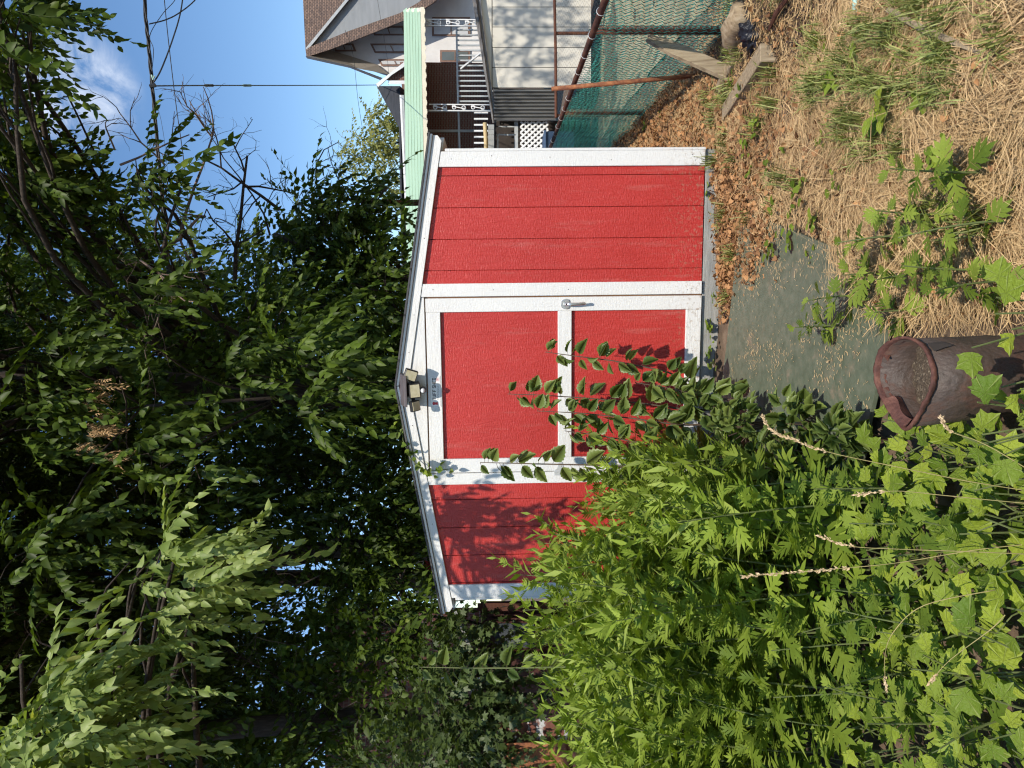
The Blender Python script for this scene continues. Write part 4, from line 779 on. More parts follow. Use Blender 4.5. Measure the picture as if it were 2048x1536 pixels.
def leaf_mug(fat=1.0, pairs=3):
    vs = [(0, 0, 0)]; ts = []
    def q4(a, b, c, d): n = len(vs); vs.extend([a, b, c, d]); ts.extend([(n, n + 1, n + 2), (n, n + 2, n + 3)])
    def z(x, y): return -.22 * y * y + .16 * abs(x)
    def p(x, y): return (x, y, z(x, y))
    w = .045 * fat
    q4(p(-.012, 0), p(.012, 0), p(w, .32), p(-w, .32)); q4(p(-w, .32), p(w, .32), p(w * 1.5, .68), p(-w * 1.5, .68)); q4(p(-w * 1.5, .68), p(w * 1.5, .68), p(w * 1.3, .84), p(-w * 1.3, .84)); q4(p(-w * 1.3, .84), p(w * 1.3, .84), p(0.004, 1.0), p(-.004, 1.0))
    for k in range(pairs):
        t = .24 + .17 * k; ln = (.44, .47, .38, .2)[k]
        for sg in (-1, 1):
            ax, ay = sg * math.sin(.85 - .12 * k), math.cos(.85 - .12 * k); bx = sg * w * .7
            tip = p(bx + ax * ln, t + ay * ln); m1 = p(bx + ax * ln * .5 + ay * .055 * fat * -sg * -1, t + ay * ln * .5 - .055 * fat * abs(ax)); m2 = p(bx + ax * ln * .5 - sg * ay * .045 * fat, t + ay * ln * .5 + .06 * fat * abs(ax))
            q4(p(bx, t - .04), m1, tip, m2); n = len(vs); vs.extend([p(bx, t - .04), m2, p(bx, t + .09)]); ts.append((n, n + 1, n + 2))
            if k < 2:
                s0 = p(bx + ax * ln * .55, t + ay * ln * .55); tt = p(bx + ax * ln * .62 + sg * .11, t + ay * ln * .62 - .01); s1 = p(bx + ax * ln * .72, t + ay * ln * .72); n = len(vs); vs.extend([s0, tt, s1]); ts.append((n, n + 1, n + 2))
    return np.array(vs, float), np.array(ts)
def leaf_palm(lobes=5, depth=.35, cup=.12):
    out = []; 
    for k in range(lobes):
        a = (-1 + 2 * k / (lobes - 1)) * 1.95; r = 1.0 - .28 * abs(a) / 1.95
        st = 1.95 * 2 / (lobes - 1)
        for (da, rr) in ((-.40, 1 - depth), (-.2, .80), (-.08, .90), (0, 1.0), (.08, .90), (.2, .80), (.40, 1 - depth)):
            aa = a + da * st; out.append((math.sin(aa) * r * rr * .55, .36 + math.cos(aa) * r * rr * .58))
    vs = [(0, .30, 0), (0, .12, 0)] + [(x, y, cup * (x * x * 3.2) - .10 * y * y + .02 * ((i % 7) in (0, 6))) for i, (x, y) in enumerate(out)]; n = len(out)
    ts = [(0, 2 + i, 3 + i) for i in range(n - 1)] + [(0, 1, 2), (0, n + 1, 1)]
    return np.array(vs, float), np.array(ts)
def leaf_ivy(): return leaf_palm(5, .42, .06)
def frame(d, up=(0, 0, 1), roll=None):
    d = np.atleast_2d(np.asarray(d, float)); d = d / (np.linalg.norm(d, axis=1, keepdims=True) + 1e-9)
    u = np.broadcast_to(np.asarray(up, float), d.shape); zz = u - d * np.sum(u * d, 1, keepdims=True)
    bad = np.linalg.norm(zz, axis=1) < 1e-3; zz = np.where(bad[:, None], np.array([1.0, 0, 0]) - d * d[:, :1], zz); zz /= np.linalg.norm(zz, axis=1, keepdims=True)
    xx = np.cross(d, zz)
    if roll is not None:
        c, s = np.cos(roll)[:, None], np.sin(roll)[:, None]; xx, zz = xx * c + zz * s, zz * c - xx * s
    return np.stack([xx, d, zz], -1)                  # columns
def stamp(v, t, Rm, pos, sc):
    k, n = len(pos), len(v); o = np.einsum('kij,nj->kni', Rm, v) * np.asarray(sc).reshape(k, 1, 1) + pos[:, None, :]
    return o.reshape(-1, 3), (t[None] + (np.arange(k) * n)[:, None, None]).reshape(-1, 3)
def merge(parts):
    vs, ts, b = [], [], 0
    for v, t in parts: vs.append(v); ts.append(t + b); b += len(v)
    return np.concatenate(vs), np.concatenate(ts)
def strip_tube(pts, r0, r1):                          # three-sided stem as arrays
    pts = np.asarray(pts, float); m = len(pts); rr = np.linspace(r0, r1, m); ring = []
    for k in range(3):
        a = 2.1 * k; ring.append(pts + np.stack([np.cos(a) * rr, np.sin(a) * rr * .6, np.sin(a) * rr], -1))
    v = np.stack(ring, 1).reshape(-1, 3); t = []
    for j in range(m - 1):
        for s in range(3): A, B = j * 3 + s, j * 3 + (s + 1) % 3; t += [(A, B, B + 3), (A, B + 3, A + 3)]
    return v, np.array(t)

def make_spray(rng, n, L, leaf, lsize, droop=.5, spread=.95):
    tt = np.linspace(0.08, 1, n); ax = np.stack([.06 * np.sin(tt * 3) * L, tt * L, -droop * L * tt ** 2 * .55], -1)
    parts = [strip_tube(np.concatenate([[[0, 0, 0]], ax[::2]]), .0035, .001)]; nt = len(parts[0][0])
    side = np.where(np.arange(n) % 2 == 0, 1.0, -1.0); ang = spread * (1 - .55 * tt) + rng.normal(0, .18, n)
    d = np.stack([side * np.sin(ang), np.cos(ang), -.45 - .5 * rng.random(n)], -1)
    Rm = frame(d, roll=rng.normal(0, .45, n)); sc = lsize * (1 - .25 * tt) * rng.uniform(.75, 1.15, n)
    v, t = stamp(*leaf, Rm, ax, sc); tint = np.concatenate([np.full(nt, .3), np.repeat(rng.random(n), len(leaf[0]))])
    v, t = merge([parts[0], (v, t)]); return v, t, tint
def clump_pts(rng, c, r, n):
    d = rng.normal(size=(n, 3)); d /= np.linalg.norm(d, axis=1, keepdims=True); k = rng.random(n) ** .45
    return c + d * k[:, None] * np.asarray(r), d
def crown_arrays(rng, clumps, sprays, smin=.8, smax=1.25, sag=-.25):
    pos, dr = [], []
    for (c, r, n) in clumps:
        p, d = clump_pts(rng, np.asarray(c), r, n); pos.append(p); dr.append(d)
    pos = np.concatenate(pos); dr = np.concatenate(dr); dr = dr * np.array([1, 1, .5]) + rng.normal(0, .45, dr.shape) + np.array([0, 0, sag])
    which = rng.integers(0, len(sprays), len(pos)); out = []; tints = []
    for i, (v, t, ti) in enumerate(sprays):
        m_ = which == i; k = int(m_.sum())
        if not k: continue
        out.append(stamp(v, t, frame(dr[m_], roll=rng.normal(0, .5, k)), pos[m_], rng.uniform(smin, smax, k)))
        tints.append((np.tile(ti, k) * .7 + np.repeat(rng.random(k), len(ti)) * .3))
    v, t = merge(out); return v, t, np.concatenate(tints)
def limb(b, a, c, r0, r1, rng, n=8, wob=.12, side=6):
    a = np.asarray(a, float); c = np.asarray(c, float); L = np.linalg.norm(c - a); pts = []
    off = rng.normal(0, wob * L * .5, 3); off2 = rng.normal(0, wob * L * .25, 3)
    for t in np.linspace(0, 1, n):
        pts.append(a * (1 - t) + c * t + off * math.sin(math.pi * t) + off2 * math.sin(2.5 * math.pi * t) * t + np.array([0, 0, .12 * L * math.sin(math.pi * t)]))
    b.tube(pts, list(np.linspace(r0, r1, n)), side); return pts
def bare(b, p, d, L, r, lev, rng):                    # leafless twigs
    d = nrm(d); pts = [np.asarray(p, float)]
    for k in range(4): d = nrm(d + rng.normal(0, .22, 3)); pts.append(pts[-1] + d * L / 4)
    b.tube(pts, list(np.linspace(r, r * .45, 5)), 4 if r < .01 else 6)
    if lev > 0:
        for k in range(int(rng.integers(3, 5))): i = int(rng.integers(1, 5)); bare(b, pts[i], d + rng.normal(0, .75, 3), L * rng.uniform(.4, .65), r * .5, lev - 1, rng)
def tree(name, label, cat, trunk, rtrunk, clumps, sprays, mat, seed, group=None, dead=None, smin=.8, smax=1.25, sub=4, sag=-.25, spots=None):
    rng = np.random.default_rng(seed); root = empty(name, (0, 0, 0)); tag(root, label, cat, group)
    b = MB(); trunk = [np.asarray(p, float) for p in trunk]
    b.tube(trunk, list(np.linspace(rtrunk, rtrunk * .45, len(trunk))), 9)
    for (c, r, n) in clumps:
        c = np.asarray(c, float); best = min(trunk, key=lambda p: np.linalg.norm((p - c) * np.array([1, 1, 1.6])) + (2 if p[2] > c[2] else 0))
        rr = min(rtrunk * .4, .012 + .007 * np.linalg.norm(best - c)); pts = limb(b, best, c, rr, rr * .3, rng)
        for k in range(sub):
            q_ = c + nrm(rng.normal(size=3)) * np.asarray(r) * .8; limb(b, pts[-2 - (k % 3)], q_, rr * .35, .004, rng, n=5, side=4)
    tr_o = b.build('trunk', M['bark'], root, smooth=True)
    v, t, ti = crown_arrays(rng, clumps, sprays, smin, smax, sag)
    me = np_mesh('crown', v, t, ti); o = link('crown', me, mat, root); o['kind'] = 'stuff'
    if dead:
        b = MB()
        for (p, d, L, r, lev) in dead: bare(b, p, d, L, r, lev, rng)
        b.build('dead_branches', M['twig'] if seed % 2 else M['bark'], root)['kind'] = 'stuff'
    return root

rs = np.random.default_rng(5)
SPR = [make_spray(rs, int(rs.integers(13, 18)), rs.uniform(.42, .62), leaf8(.26, .09, .2), .100, droop=rs.uniform(.3, .9)) for _ in range(7)]
SPR_S = [make_spray(rs, int(rs.integers(9, 13)), rs.uniform(.34, .5), leaf4(.26), .105, droop=rs.uniform(.3, .9)) for _ in range(6)]
SPR_N = [make_spray(rs, int(rs.integers(13, 19)), rs.uniform(.42, .58), leaf8(.24, .10, .22), .12, droop=rs.uniform(.5, 1.0), spread=.7) for _ in range(5)]
SPR_F = [make_spray(rs, 10, .8, leaf4(.32), .18, droop=.4) for _ in range(4)]
SPR_I = [make_spray(rs, int(rs.integers(8, 12)), rs.uniform(.3, .45), leaf_ivy(), .085, droop=.6) for _ in range(5)]

def C(ix, iy, d, rpx, n, ry=1.0): r = rpx * d / FPX; return (at(ix, iy, d), (r, r * 1.15 * ry, r), n)
# big canopy behind the shed, split between three trunks
cl = {'a': [], 'b': [], 'c': []}
for ix in range(-170, 801, 120):
    for iy in range(560, 1680, 118):
        jx, jy = ix + rs.uniform(-35, 35), iy + rs.uniform(-40, 40); d = rs.uniform(6.9, 9.6)
        if jx > 640 and jy > 1080: continue                       # brick building shows here
        if jx > 330 and jx < 520 and jy < 600: continue
        if 480 < jx < 700 and 1090 < jy < 1260 : continue         # hole of sky
        if -40 < jx < 60 and 930 < jy < 1060: continue
        if rs.random() < .07: continue
        cl['a' if jy < 860 else ('b' if jy < 1240 else 'c')].append(C(jx, jy, d, rs.uniform(78, 108), int(rs.integers(46, 62))))
for ix in range(-60, 800, 170):                                   # a second, deeper layer
    for iy in range(620, 1680, 170):
        jx, jy = ix + rs.uniform(-40, 40), iy + rs.uniform(-40, 40)
        if jx > 600 and jy > 1060: continue
        if 470 < jx < 720 and 1060 < jy < 1290: continue
        cl['a' if jy < 860 else ('b' if jy < 1240 else 'c')].append(C(jx, jy, rs.uniform(10, 12), rs.uniform(95, 120), 62))
cl['a'] += [C(10, 400, 6.6, 70, 45), C(80, 420, 6.4, 70, 45), C(150, 450, 6.6, 60, 38), C(0, 280, 6.0, 60, 34), C(40, 340, 5.8, 50, 22), C(285, 335, 5.8, 22, 6), C(330, 345, 5.8, 22, 6), C(240, 420, 6.4, 36, 12), C(-20, 190, 5.2, 40, 12),
            C(-80, 300, 6, 90, 55), C(-80, 120, 5.5, 80, 40), C(-20, 60, 4.6, 40, 9), C(30, 20, 4.6, 30, 6), C(-60, -60, 5, 110, 50), C(30, -50, 4.8, 60, 20)]
right_cl = [C(625, 399, 7.6, 30, 12), C(660, 424, 7.6, 45, 26), C(705, 424, 7.8, 40, 24), C(725, 414, 7.8, 30, 15), C(620, 450, 8.0, 70, 50), C(700, 460, 8.0, 72, 52), C(735, 480, 8.0, 40, 24), C(580, 540, 8.2, 70, 46), C(670, 570, 8.2, 90, 66), C(725, 585, 8.0, 55, 40),
            C(600, 660, 8.4, 90, 66), C(720, 680, 8.2, 95, 70), C(770, 370, 7.6, 12, 4), C(580, 480, 7.8, 30, 9), C(790, 720, 8.4, 60, 40)]
over = [((rs.uniform(-5.5, 1.6), rs.uniform(5.6, 9.5), rs.uniform(7.0, 9.6)), (1.0, 1.0, .8), 110) for _ in range(30)]
over += [((rs.uniform(-5.0, 1.4), rs.uniform(4.9, 6.4), rs.uniform(5.9, 7.2)), (.75, .6, .5), 60) for _ in range(40)]  # extra leaf clumps above the view, added to shade the canopy behind
cl['a'] += [o for o in over if o[0][0] > -1.0]; cl['b'] += [o for o in over if -3.2 < o[0][0] <= -1.0]; cl['c'] += [o for o in over if o[0][0] <= -3.2]
def TR(x, y, *zz): return [np.array([x + dx, y + dy, z]) for (dx, dy, z) in zz]
da = [(at(320, 500, 7.2), at(420, 360, 7.2) - at(320, 500, 7.2), 1.0, .022, 3), (at(330, 330, 6.2), at(200, 200, 6.2) - at(330, 330, 6.2), .55, .010, 2), 
      (at(240, 330, 5.8), at(340, 220, 5.8) - at(240, 330, 5.8), .6, .010, 2), (at(280, 520, 6), at(480, 700, 6) - at(280, 520, 6), .85, .010, 3), (at(360, 470, 6.5), at(470, 290, 6.5) - at(360, 470, 6.5), .95, .016, 3),
      (at(230, 300, 6), at(215, 195, 6) - at(230, 300, 6), .5, .008, 2), (at(330, 560, 6), at(300, 800, 6) - at(330, 560, 6), .7, .009, 2)]
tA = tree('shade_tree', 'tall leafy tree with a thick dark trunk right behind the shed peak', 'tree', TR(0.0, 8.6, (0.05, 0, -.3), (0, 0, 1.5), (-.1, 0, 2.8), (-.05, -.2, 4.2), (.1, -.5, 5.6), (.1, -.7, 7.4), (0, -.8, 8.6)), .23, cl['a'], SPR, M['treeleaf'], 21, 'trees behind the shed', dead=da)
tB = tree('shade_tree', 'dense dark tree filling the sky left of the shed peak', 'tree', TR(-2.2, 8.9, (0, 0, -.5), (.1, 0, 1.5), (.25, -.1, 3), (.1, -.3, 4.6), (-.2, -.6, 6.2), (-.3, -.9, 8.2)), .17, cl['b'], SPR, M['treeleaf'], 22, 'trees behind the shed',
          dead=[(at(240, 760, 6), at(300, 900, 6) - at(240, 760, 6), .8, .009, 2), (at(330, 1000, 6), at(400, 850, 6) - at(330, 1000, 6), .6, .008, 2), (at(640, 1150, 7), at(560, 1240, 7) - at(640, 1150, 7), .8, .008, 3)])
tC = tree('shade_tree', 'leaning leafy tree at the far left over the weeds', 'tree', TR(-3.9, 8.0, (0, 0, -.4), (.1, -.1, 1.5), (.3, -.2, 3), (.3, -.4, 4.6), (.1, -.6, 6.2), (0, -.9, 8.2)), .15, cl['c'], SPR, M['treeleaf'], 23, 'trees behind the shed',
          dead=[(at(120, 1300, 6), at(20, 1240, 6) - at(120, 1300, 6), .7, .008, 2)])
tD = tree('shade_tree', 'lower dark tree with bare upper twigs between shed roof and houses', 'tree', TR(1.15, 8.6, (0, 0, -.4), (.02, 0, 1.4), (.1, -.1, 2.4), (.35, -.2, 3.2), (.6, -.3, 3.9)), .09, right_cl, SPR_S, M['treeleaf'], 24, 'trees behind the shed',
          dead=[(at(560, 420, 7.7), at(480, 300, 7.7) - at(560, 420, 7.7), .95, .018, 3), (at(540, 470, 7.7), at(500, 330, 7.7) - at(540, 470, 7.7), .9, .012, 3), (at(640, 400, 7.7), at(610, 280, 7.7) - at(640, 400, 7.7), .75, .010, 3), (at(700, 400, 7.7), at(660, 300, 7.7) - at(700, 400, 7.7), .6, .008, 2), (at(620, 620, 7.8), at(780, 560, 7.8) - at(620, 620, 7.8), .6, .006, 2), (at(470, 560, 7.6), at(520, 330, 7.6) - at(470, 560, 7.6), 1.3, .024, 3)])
# the darker growth further back closes most of the gaps
bk = {0: [], 1: []}
for ix in range(-100, 800, 110):
    for iy in range(600, 1700, 120):
        jx, jy = ix + rs.uniform(-30, 30), iy + rs.uniform(-30, 30)
        if jx > 620 and jy > 1200: continue
        if 520 < jx < 660 and 1090 < jy < 1250 or (130 < jx < 230 and 640 < jy < 730) or (-20 < jx < 50 and 950 < jy < 1050): continue
        bk[0 if jy < 1080 else 1].append(C(jx, jy, rs.uniform(11.5, 13.5), 80, 46))
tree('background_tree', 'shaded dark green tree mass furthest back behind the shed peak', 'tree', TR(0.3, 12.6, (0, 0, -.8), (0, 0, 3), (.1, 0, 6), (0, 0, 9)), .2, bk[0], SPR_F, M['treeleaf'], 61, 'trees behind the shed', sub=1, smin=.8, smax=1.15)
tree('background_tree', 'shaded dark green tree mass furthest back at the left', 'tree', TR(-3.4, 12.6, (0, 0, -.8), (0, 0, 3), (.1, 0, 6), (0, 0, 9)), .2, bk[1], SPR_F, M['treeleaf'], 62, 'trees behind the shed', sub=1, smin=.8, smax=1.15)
# tan dead seed clusters hanging in the canopy
dv = []
for (ix, iy) in ((190, 770), (178, 785), (165, 815), (185, 830), (170, 850), (180, 870), (205, 858), (150, 905), (155, 895), (205, 915), (220, 925), (185, 800)):
    for k in range(6): dv.append(at(ix + rs.uniform(-9, 9), iy + rs.uniform(-9, 9), 5.6 + rs.uniform(-.1, .1)))
dv = np.array(dv); dsp = make_spray(rs, 12, .12, leaf4(.16), .04, droop=1.6)
v, t = stamp(dsp[0], dsp[1], frame(np.tile((0.1, -.1, -1.0), (len(dv), 1)) + rs.normal(0, .35, dv.shape)), dv, rs.uniform(.7, 1.3, len(dv)))
o = link('dead_seed_spray', np_mesh('dead_seed_spray', v, t, rs.random(len(v))), M['deadspray'], tB); o['kind'] = 'stuff'; o['label'] = 'dry tan seed clusters hanging among dark leaves'
# near branch reaching in at the top left of the scene: its shade falls on the shed
ncl = [C(120, 1430, 3.15, 62, 17), C(70, 1500, 3.1, 70, 18), C(190, 1350, 3.25, 40, 7), C(150, 1510, 3.1, 60, 14), C(0, 1560, 3.1, 100, 22), C(230, 1440, 3.2, 34, 5), C(160, 1600, 3.1, 80, 16), C(100, 1300, 3.3, 24, 3),
       C(330, 1215, 3.75, 46, 12), C(395, 1170, 3.8, 42, 13), C(440, 1110, 3.85, 32, 8), C(270, 1150, 3.7, 36, 6), C(345, 1090, 3.8, 30, 6)]
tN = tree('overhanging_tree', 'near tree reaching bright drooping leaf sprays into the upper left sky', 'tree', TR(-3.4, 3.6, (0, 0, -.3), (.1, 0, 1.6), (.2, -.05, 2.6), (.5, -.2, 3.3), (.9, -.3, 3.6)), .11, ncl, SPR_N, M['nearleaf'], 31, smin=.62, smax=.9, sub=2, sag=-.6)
mcl = [C(640, 730, 5.4, 52, 17), C(690, 770, 5.4, 38, 10), C(590, 700, 5.5, 40, 9), C(470, 740, 5.6, 38, 8), C(300, 590, 5.6, 50, 12),
       C(120, 700, 5.5, 70, 20), C(60, 860, 5.3, 70, 20), C(270, 900, 5.4, 55, 13), C(380, 960, 5.5, 55, 13), C(620, 830, 5.8, 50, 13), C(60, 1130, 5.0, 70, 18), C(160, 1060, 5.2, 60, 15)]
tM = tree('young_tree', 'slim young tree holding sunlit leaf sprays in front of the dark canopy', 'tree', TR(.0, 8.2, (0, 0, -.3), (-.02, -.1, 1.6), (-.05, -.5, 2.6), (-.1, -1.0, 3.5), (-.15, -1.6, 4.6)), .03, mcl, SPR_N, M['treeleaf'], 33, smin=.8, smax=1.1, sub=1, sag=-.55)
# pale tree beyond the houses, and a street tree outside the frame whose shade dapples the beige panels
fcl = [C(740, 265, 30, 36, 55), C(720, 300, 30, 34, 50), C(770, 300, 30, 40, 60), C(780, 260, 30, 34, 44), C(700, 330, 31, 32, 36), C(755, 235, 30, 20, 16), C(800, 330, 31, 45, 60), C(760, 380, 31, 40, 50)]
fcl = [(c, (r[0], r[1], r[2]), n) for c, r, n in fcl]
tree('far_tree', 'pale yellow green tree far behind the dark porch roof', 'tree', TR(10.4, 31, (0, 0, -1.6), (0, 0, 2), (.2, 0, 4)), .2, fcl, SPR_F, M['farleaf'], 41, sub=2)
scl = [((rs.uniform(8.3, 11.5), rs.uniform(11.2, 13.0), rs.uniform(7.8, 10.2)), (.55, .55, .5), 4) for _ in range(26)]
tree('street_tree', 'sparse leafy tree standing right of the frame by the fences', 'tree', TR(9.8, 12.0, (0, 0, -1.2), (0, 0, 3), (.1, 0, 6), (0, 0, 9)), .14, scl, SPR_F, M['treeleaf'], 42, sub=2)
# vine-grown bushes left of the shed
bcl = [C(880, 1320, 5.9, 45, 36), C(930, 1400, 5.7, 60, 60), C(860, 1430, 6.0, 60, 60), C(960, 1500, 5.6, 60, 60), C(880, 1540, 5.8, 70, 70), C(780, 1500, 6.2, 60, 50), C(970, 1330, 6.0, 40, 24), C(930, 1270, 6.3, 30, 14), C(990, 1420, 5.6, 40, 26)]
tree('vine_bush', 'vine covered bush with lobed leaves at the far left edge', 'bush', TR(-2.6, 5.9, (0, 0, -.2), (0, 0, .7), (.05, 0, 1.4)), .03, bcl, SPR_I, M['ivyleaf'], 51, sub=2)
bcl2 = [C(760, 1240, 7.2, 50, 34), C(820, 1270, 7.0, 45, 34), C(800, 1340, 7.0, 50, 32), C(700, 1330, 7.4, 50, 26), C(730, 1430, 7.2, 60, 40), C(660, 1240, 7.6, 50, 34), C(860, 1240, 6.9, 28, 14), C(690, 1160, 7.8, 50, 36), C(640, 1450, 7.6, 60, 46), C(770, 1130, 7.6, 40, 26), C(750, 1060, 7.8, 60, 46), C(800, 1000, 7.8, 50, 40), C(820, 1100, 7.6, 20, 7)]
tree('dark_shrub', 'dark shrub in the shade just behind the left shed eave', 'shrub', TR(-2.6, 7.4, (0, 0, -.2), (0, 0, 1.2), (.05, 0, 2.2)), .05, bcl2, SPR_S, M['treeleaf'], 52, sub=2)

# ------------------------------------------------------------------ mugwort and other weeds
rw_ = np.random.default_rng(77)
MUG = leaf_mug(1.05); MUGF = leaf_mug(1.55); NAR = leaf4(.13, .02)
def mug_plant(rng, h, n, ls, narrow_top=True):
    k = np.linspace(0, 1, 7); lean = rng.normal(0, .10, 2); st = np.stack([lean[0] * h * k ** 2, lean[1] * h * k ** 2, h * k], -1)
    tt = np.linspace(.10, .99, n) ** .85; P = np.stack([np.interp(tt, k, st[:, i]) for i in range(3)], -1)
    az = np.arange(n) * 2.4 + rng.normal(0, .3, n); el = .05 + .5 * tt + rng.normal(0, .22, n)
    d = np.stack([np.cos(az) * np.cos(el), np.sin(az) * np.cos(el), np.sin(el)], -1)
    size = ls * (1.05 - .62 * tt) * rng.uniform(.8, 1.2, n)
    return st, P, d, size, tt
def mug_meshes(seed, h, n, ls):
    rng = np.random.default_rng(seed); st, P, d, size, tt = mug_plant(rng, h, n, ls)
    # side shoots carry more leaves
    PP, DD, SS, TT = [P], [d], [size], [tt]
    for i in range(int(n * .2), n - 3, 4):
        L = ls * 1.7 * (1.1 - .5 * tt[i]); a = nrm(d[i] * np.array([.8, .8, .6]) + np.array([0, 0, .75]))
        m_ = 7; q = np.linspace(.2, 1, m_); PP.append(P[i] + a * (q * L)[:, None]); az = np.arange(m_) * 2.4 + i; e = .5 + .5 * q
        DD.append(np.stack([np.cos(az) * np.cos(e), np.sin(az) * np.cos(e), np.sin(e)], -1) * .8 + a * .5); SS.append(ls * .7 * (1.05 - .45 * q) * (1.1 - .4 * tt[i]) * rng.uniform(.8, 1.2, m_)); TT.append(np.full(m_, tt[i]) * .5 + q * .5)
    P, d, size, tt = map(np.concatenate, (PP, DD, SS, TT)); Rm = frame(d, roll=rng.normal(0, .35, len(P)))
    nar = (tt > .8) | (rng.random(len(P)) < .18)
    v1, t1 = stamp(*MUG, Rm[~nar], P[~nar], size[~nar]); v2, t2 = stamp(*NAR, Rm[nar], P[nar], size[nar] * 1.15)
    tint = np.concatenate([np.repeat(rng.random((~nar).sum()) * .75 + .22 * tt[~nar], len(MUG[0])), np.repeat(rng.random(nar.sum()) * .5 + .5, len(NAR[0]))])
    v, t = merge([(v1, t1), (v2, t2)]); fm = np_mesh('foliage', v, t, np.clip(tint, 0, 1)); fm.materials.append(M['mugleaf'])
    sb = MB(); sb.tube(list(st), list(np.linspace(.0045, .0018, len(st))), 5); sm = sb.mesh('stem'); sm.materials.append(M['stem_g'])
    return sm, fm
MV = [mug_meshes(100 + i, h, int(22 + 16 * h) if h > .95 else int(14 + 14 * h), .185 if h > .95 else .215) for i, h in enumerate((1.38, 1.25, 1.15, 1.02, .9, .78, .66, .55))]
MH = [1.38, 1.25, 1.15, 1.02, .9, .78, .66, .55]
pmesh = {}
def place_mug(x, y, h, rng, label, group):
    i = int(np.argmin([abs(h - q) for q in MH])); e = empty('mugwort_plant', (x, y, float(gz(x, y)) - .01), rng.uniform(0, 6.28)); s = h / MH[i]; e.scale = (s, s, s); e.rotation_euler = (rng.normal(0, .05), rng.normal(0, .05), rng.uniform(0, 6.28)); tag(e, label, 'weed', group)
    link('stem', MV[i][0], None, e); o = link('foliage', MV[i][1], None, e); o['kind'] = 'stuff'; return e
# outline of the thicket in the picture: how far right it reaches at each row, and how high its tops come
def top_limit(iy):                                     # picture x of the weed tops along picture y
    return np.interp(iy, [830, 880, 900, 940, 1000, 1050, 1100, 1160, 1220, 1300, 1400, 1536, 1700], [1330, 1210, 1170, 1150, 1180, 1200, 1010, 1000, 1010, 1050, 1070, 1080, 1080])
cnt = 0; spots = []
for yy in np.arange(1.95, 4.55, .178):
    for xx in np.arange(-2.9, 0.1, .178):
        x, y = xx + rw_.uniform(-.06, .06), yy + rw_.uniform(-.06, .06)
        wall = 4.6458 + (1.5117 - x) * .1465
        if y > wall - .14 and x > -1.55: continue
        u = 768 + FPX * x / y
        if u < -160: continue
        lim = 690 if y > 3.6 else (640 if y > 2.9 else 610)          # picture column of the right border
        if u > lim - rw_.uniform(0, 70): continue
        q_ = proj(np.array([[x, y, -.1]]))[0]; tl = float(top_limit(q_[1])) + rw_.uniform(0, 130) + (0 if y > 3.4 else 110 * (3.4 - y))
        zt_ = atY(tl, q_[1], y)[2]; h = min(1.5, zt_ + .1 - .03)
        if y < 2.6: h = min(h, .30 + .28 * (y - 1.9) + rw_.uniform(0, .12))
        if h < .25: continue
        spots.append((x, y, h))
MUG_L = 'mugwort stalk in the tall green thicket left of the shed door'
for (x, y, h) in spots:
    if y > 2.55:
        lab = ('tall mugwort stalk against the left red panel of the shed' if (x > -1.5 and y > 3.9) else 'tall mugwort stalk standing left of the shed corner post' if y > 3.7 else 'mugwort stalk in the middle of the green thicket' if x > -1.3 else 'mugwort stalk in the thicket along the left frame edge')
        place_mug(x, y, max(h, .5), rw_, lab, 'mugwort stalks of the left thicket'); cnt += 1
# nearer plants show their leaves one by one
def single_mesh(name, arr, mat):
    me = np_mesh(name, arr[0], arr[1]); me.materials.append(mat); return me
LM = [single_mesh('leaf', leaf_mug(f, 3), M['mugleaf_o']) for f in (.95, 1.15, 1.35)]
LT = [single_mesh('leaf', leaf_toothed(w, 6, f, c), M['sapleaf_o']) for w, f, c in ((.36, .10, .2), (.33, .2, .35), (.40, .06, .12))]
LP = [single_mesh('leaf', leaf_palm(5, dd, cc), M['mallow_o']) for dd, cc in ((.26, .3), (.16, .45), (.34, .15))]
def put_leaf(me, parent, pos, d, sc, rng, roll=.3, up=(0, 0, 1)):
    o = bpy.data.objects.new('leaf', me); COL.objects.link(o); o.parent = parent; Rm = frame(d, up=up, roll=np.array([rng.normal(0, roll)]))[0] * sc
    o.matrix_local = Matrix(((Rm[0, 0], Rm[0, 1], Rm[0, 2], pos[0]), (Rm[1, 0], Rm[1, 1], Rm[1, 2], pos[1]), (Rm[2, 0], Rm[2, 1], Rm[2, 2], pos[2]), (0, 0, 0, 1))); return o
def leafy_mug(x, y, h, n, ls, rng, label, group, name='mugwort_plant'):
    e = empty(name, (x, y, float(gz(x, y)) - .01), 0); tag(e, label, 'weed', group); st, P, d, size, tt = mug_plant(rng, h, n, ls)
    sb = MB(); sb.tube(list(st), list(np.linspace(.005, .002, len(st))), 5); sb.build('stem', M['stem_g'], e)
    for i in range(n): put_leaf(LM[i % 3], e, P[i], d[i] + np.array([0, 0, -.15]), size[i] * 1.15, rng)
    return e
near_sp = [(x, y, h) for (x, y, h) in spots if y <= 2.55]
for i, (x, y, h) in enumerate(near_sp):
    if i % 4 != 3: leafy_mug(x, y, max(h, .32), 13, .125, rw_, 'large leaved mugwort at the front edge of the thicket', 'front row of the mugwort thicket')
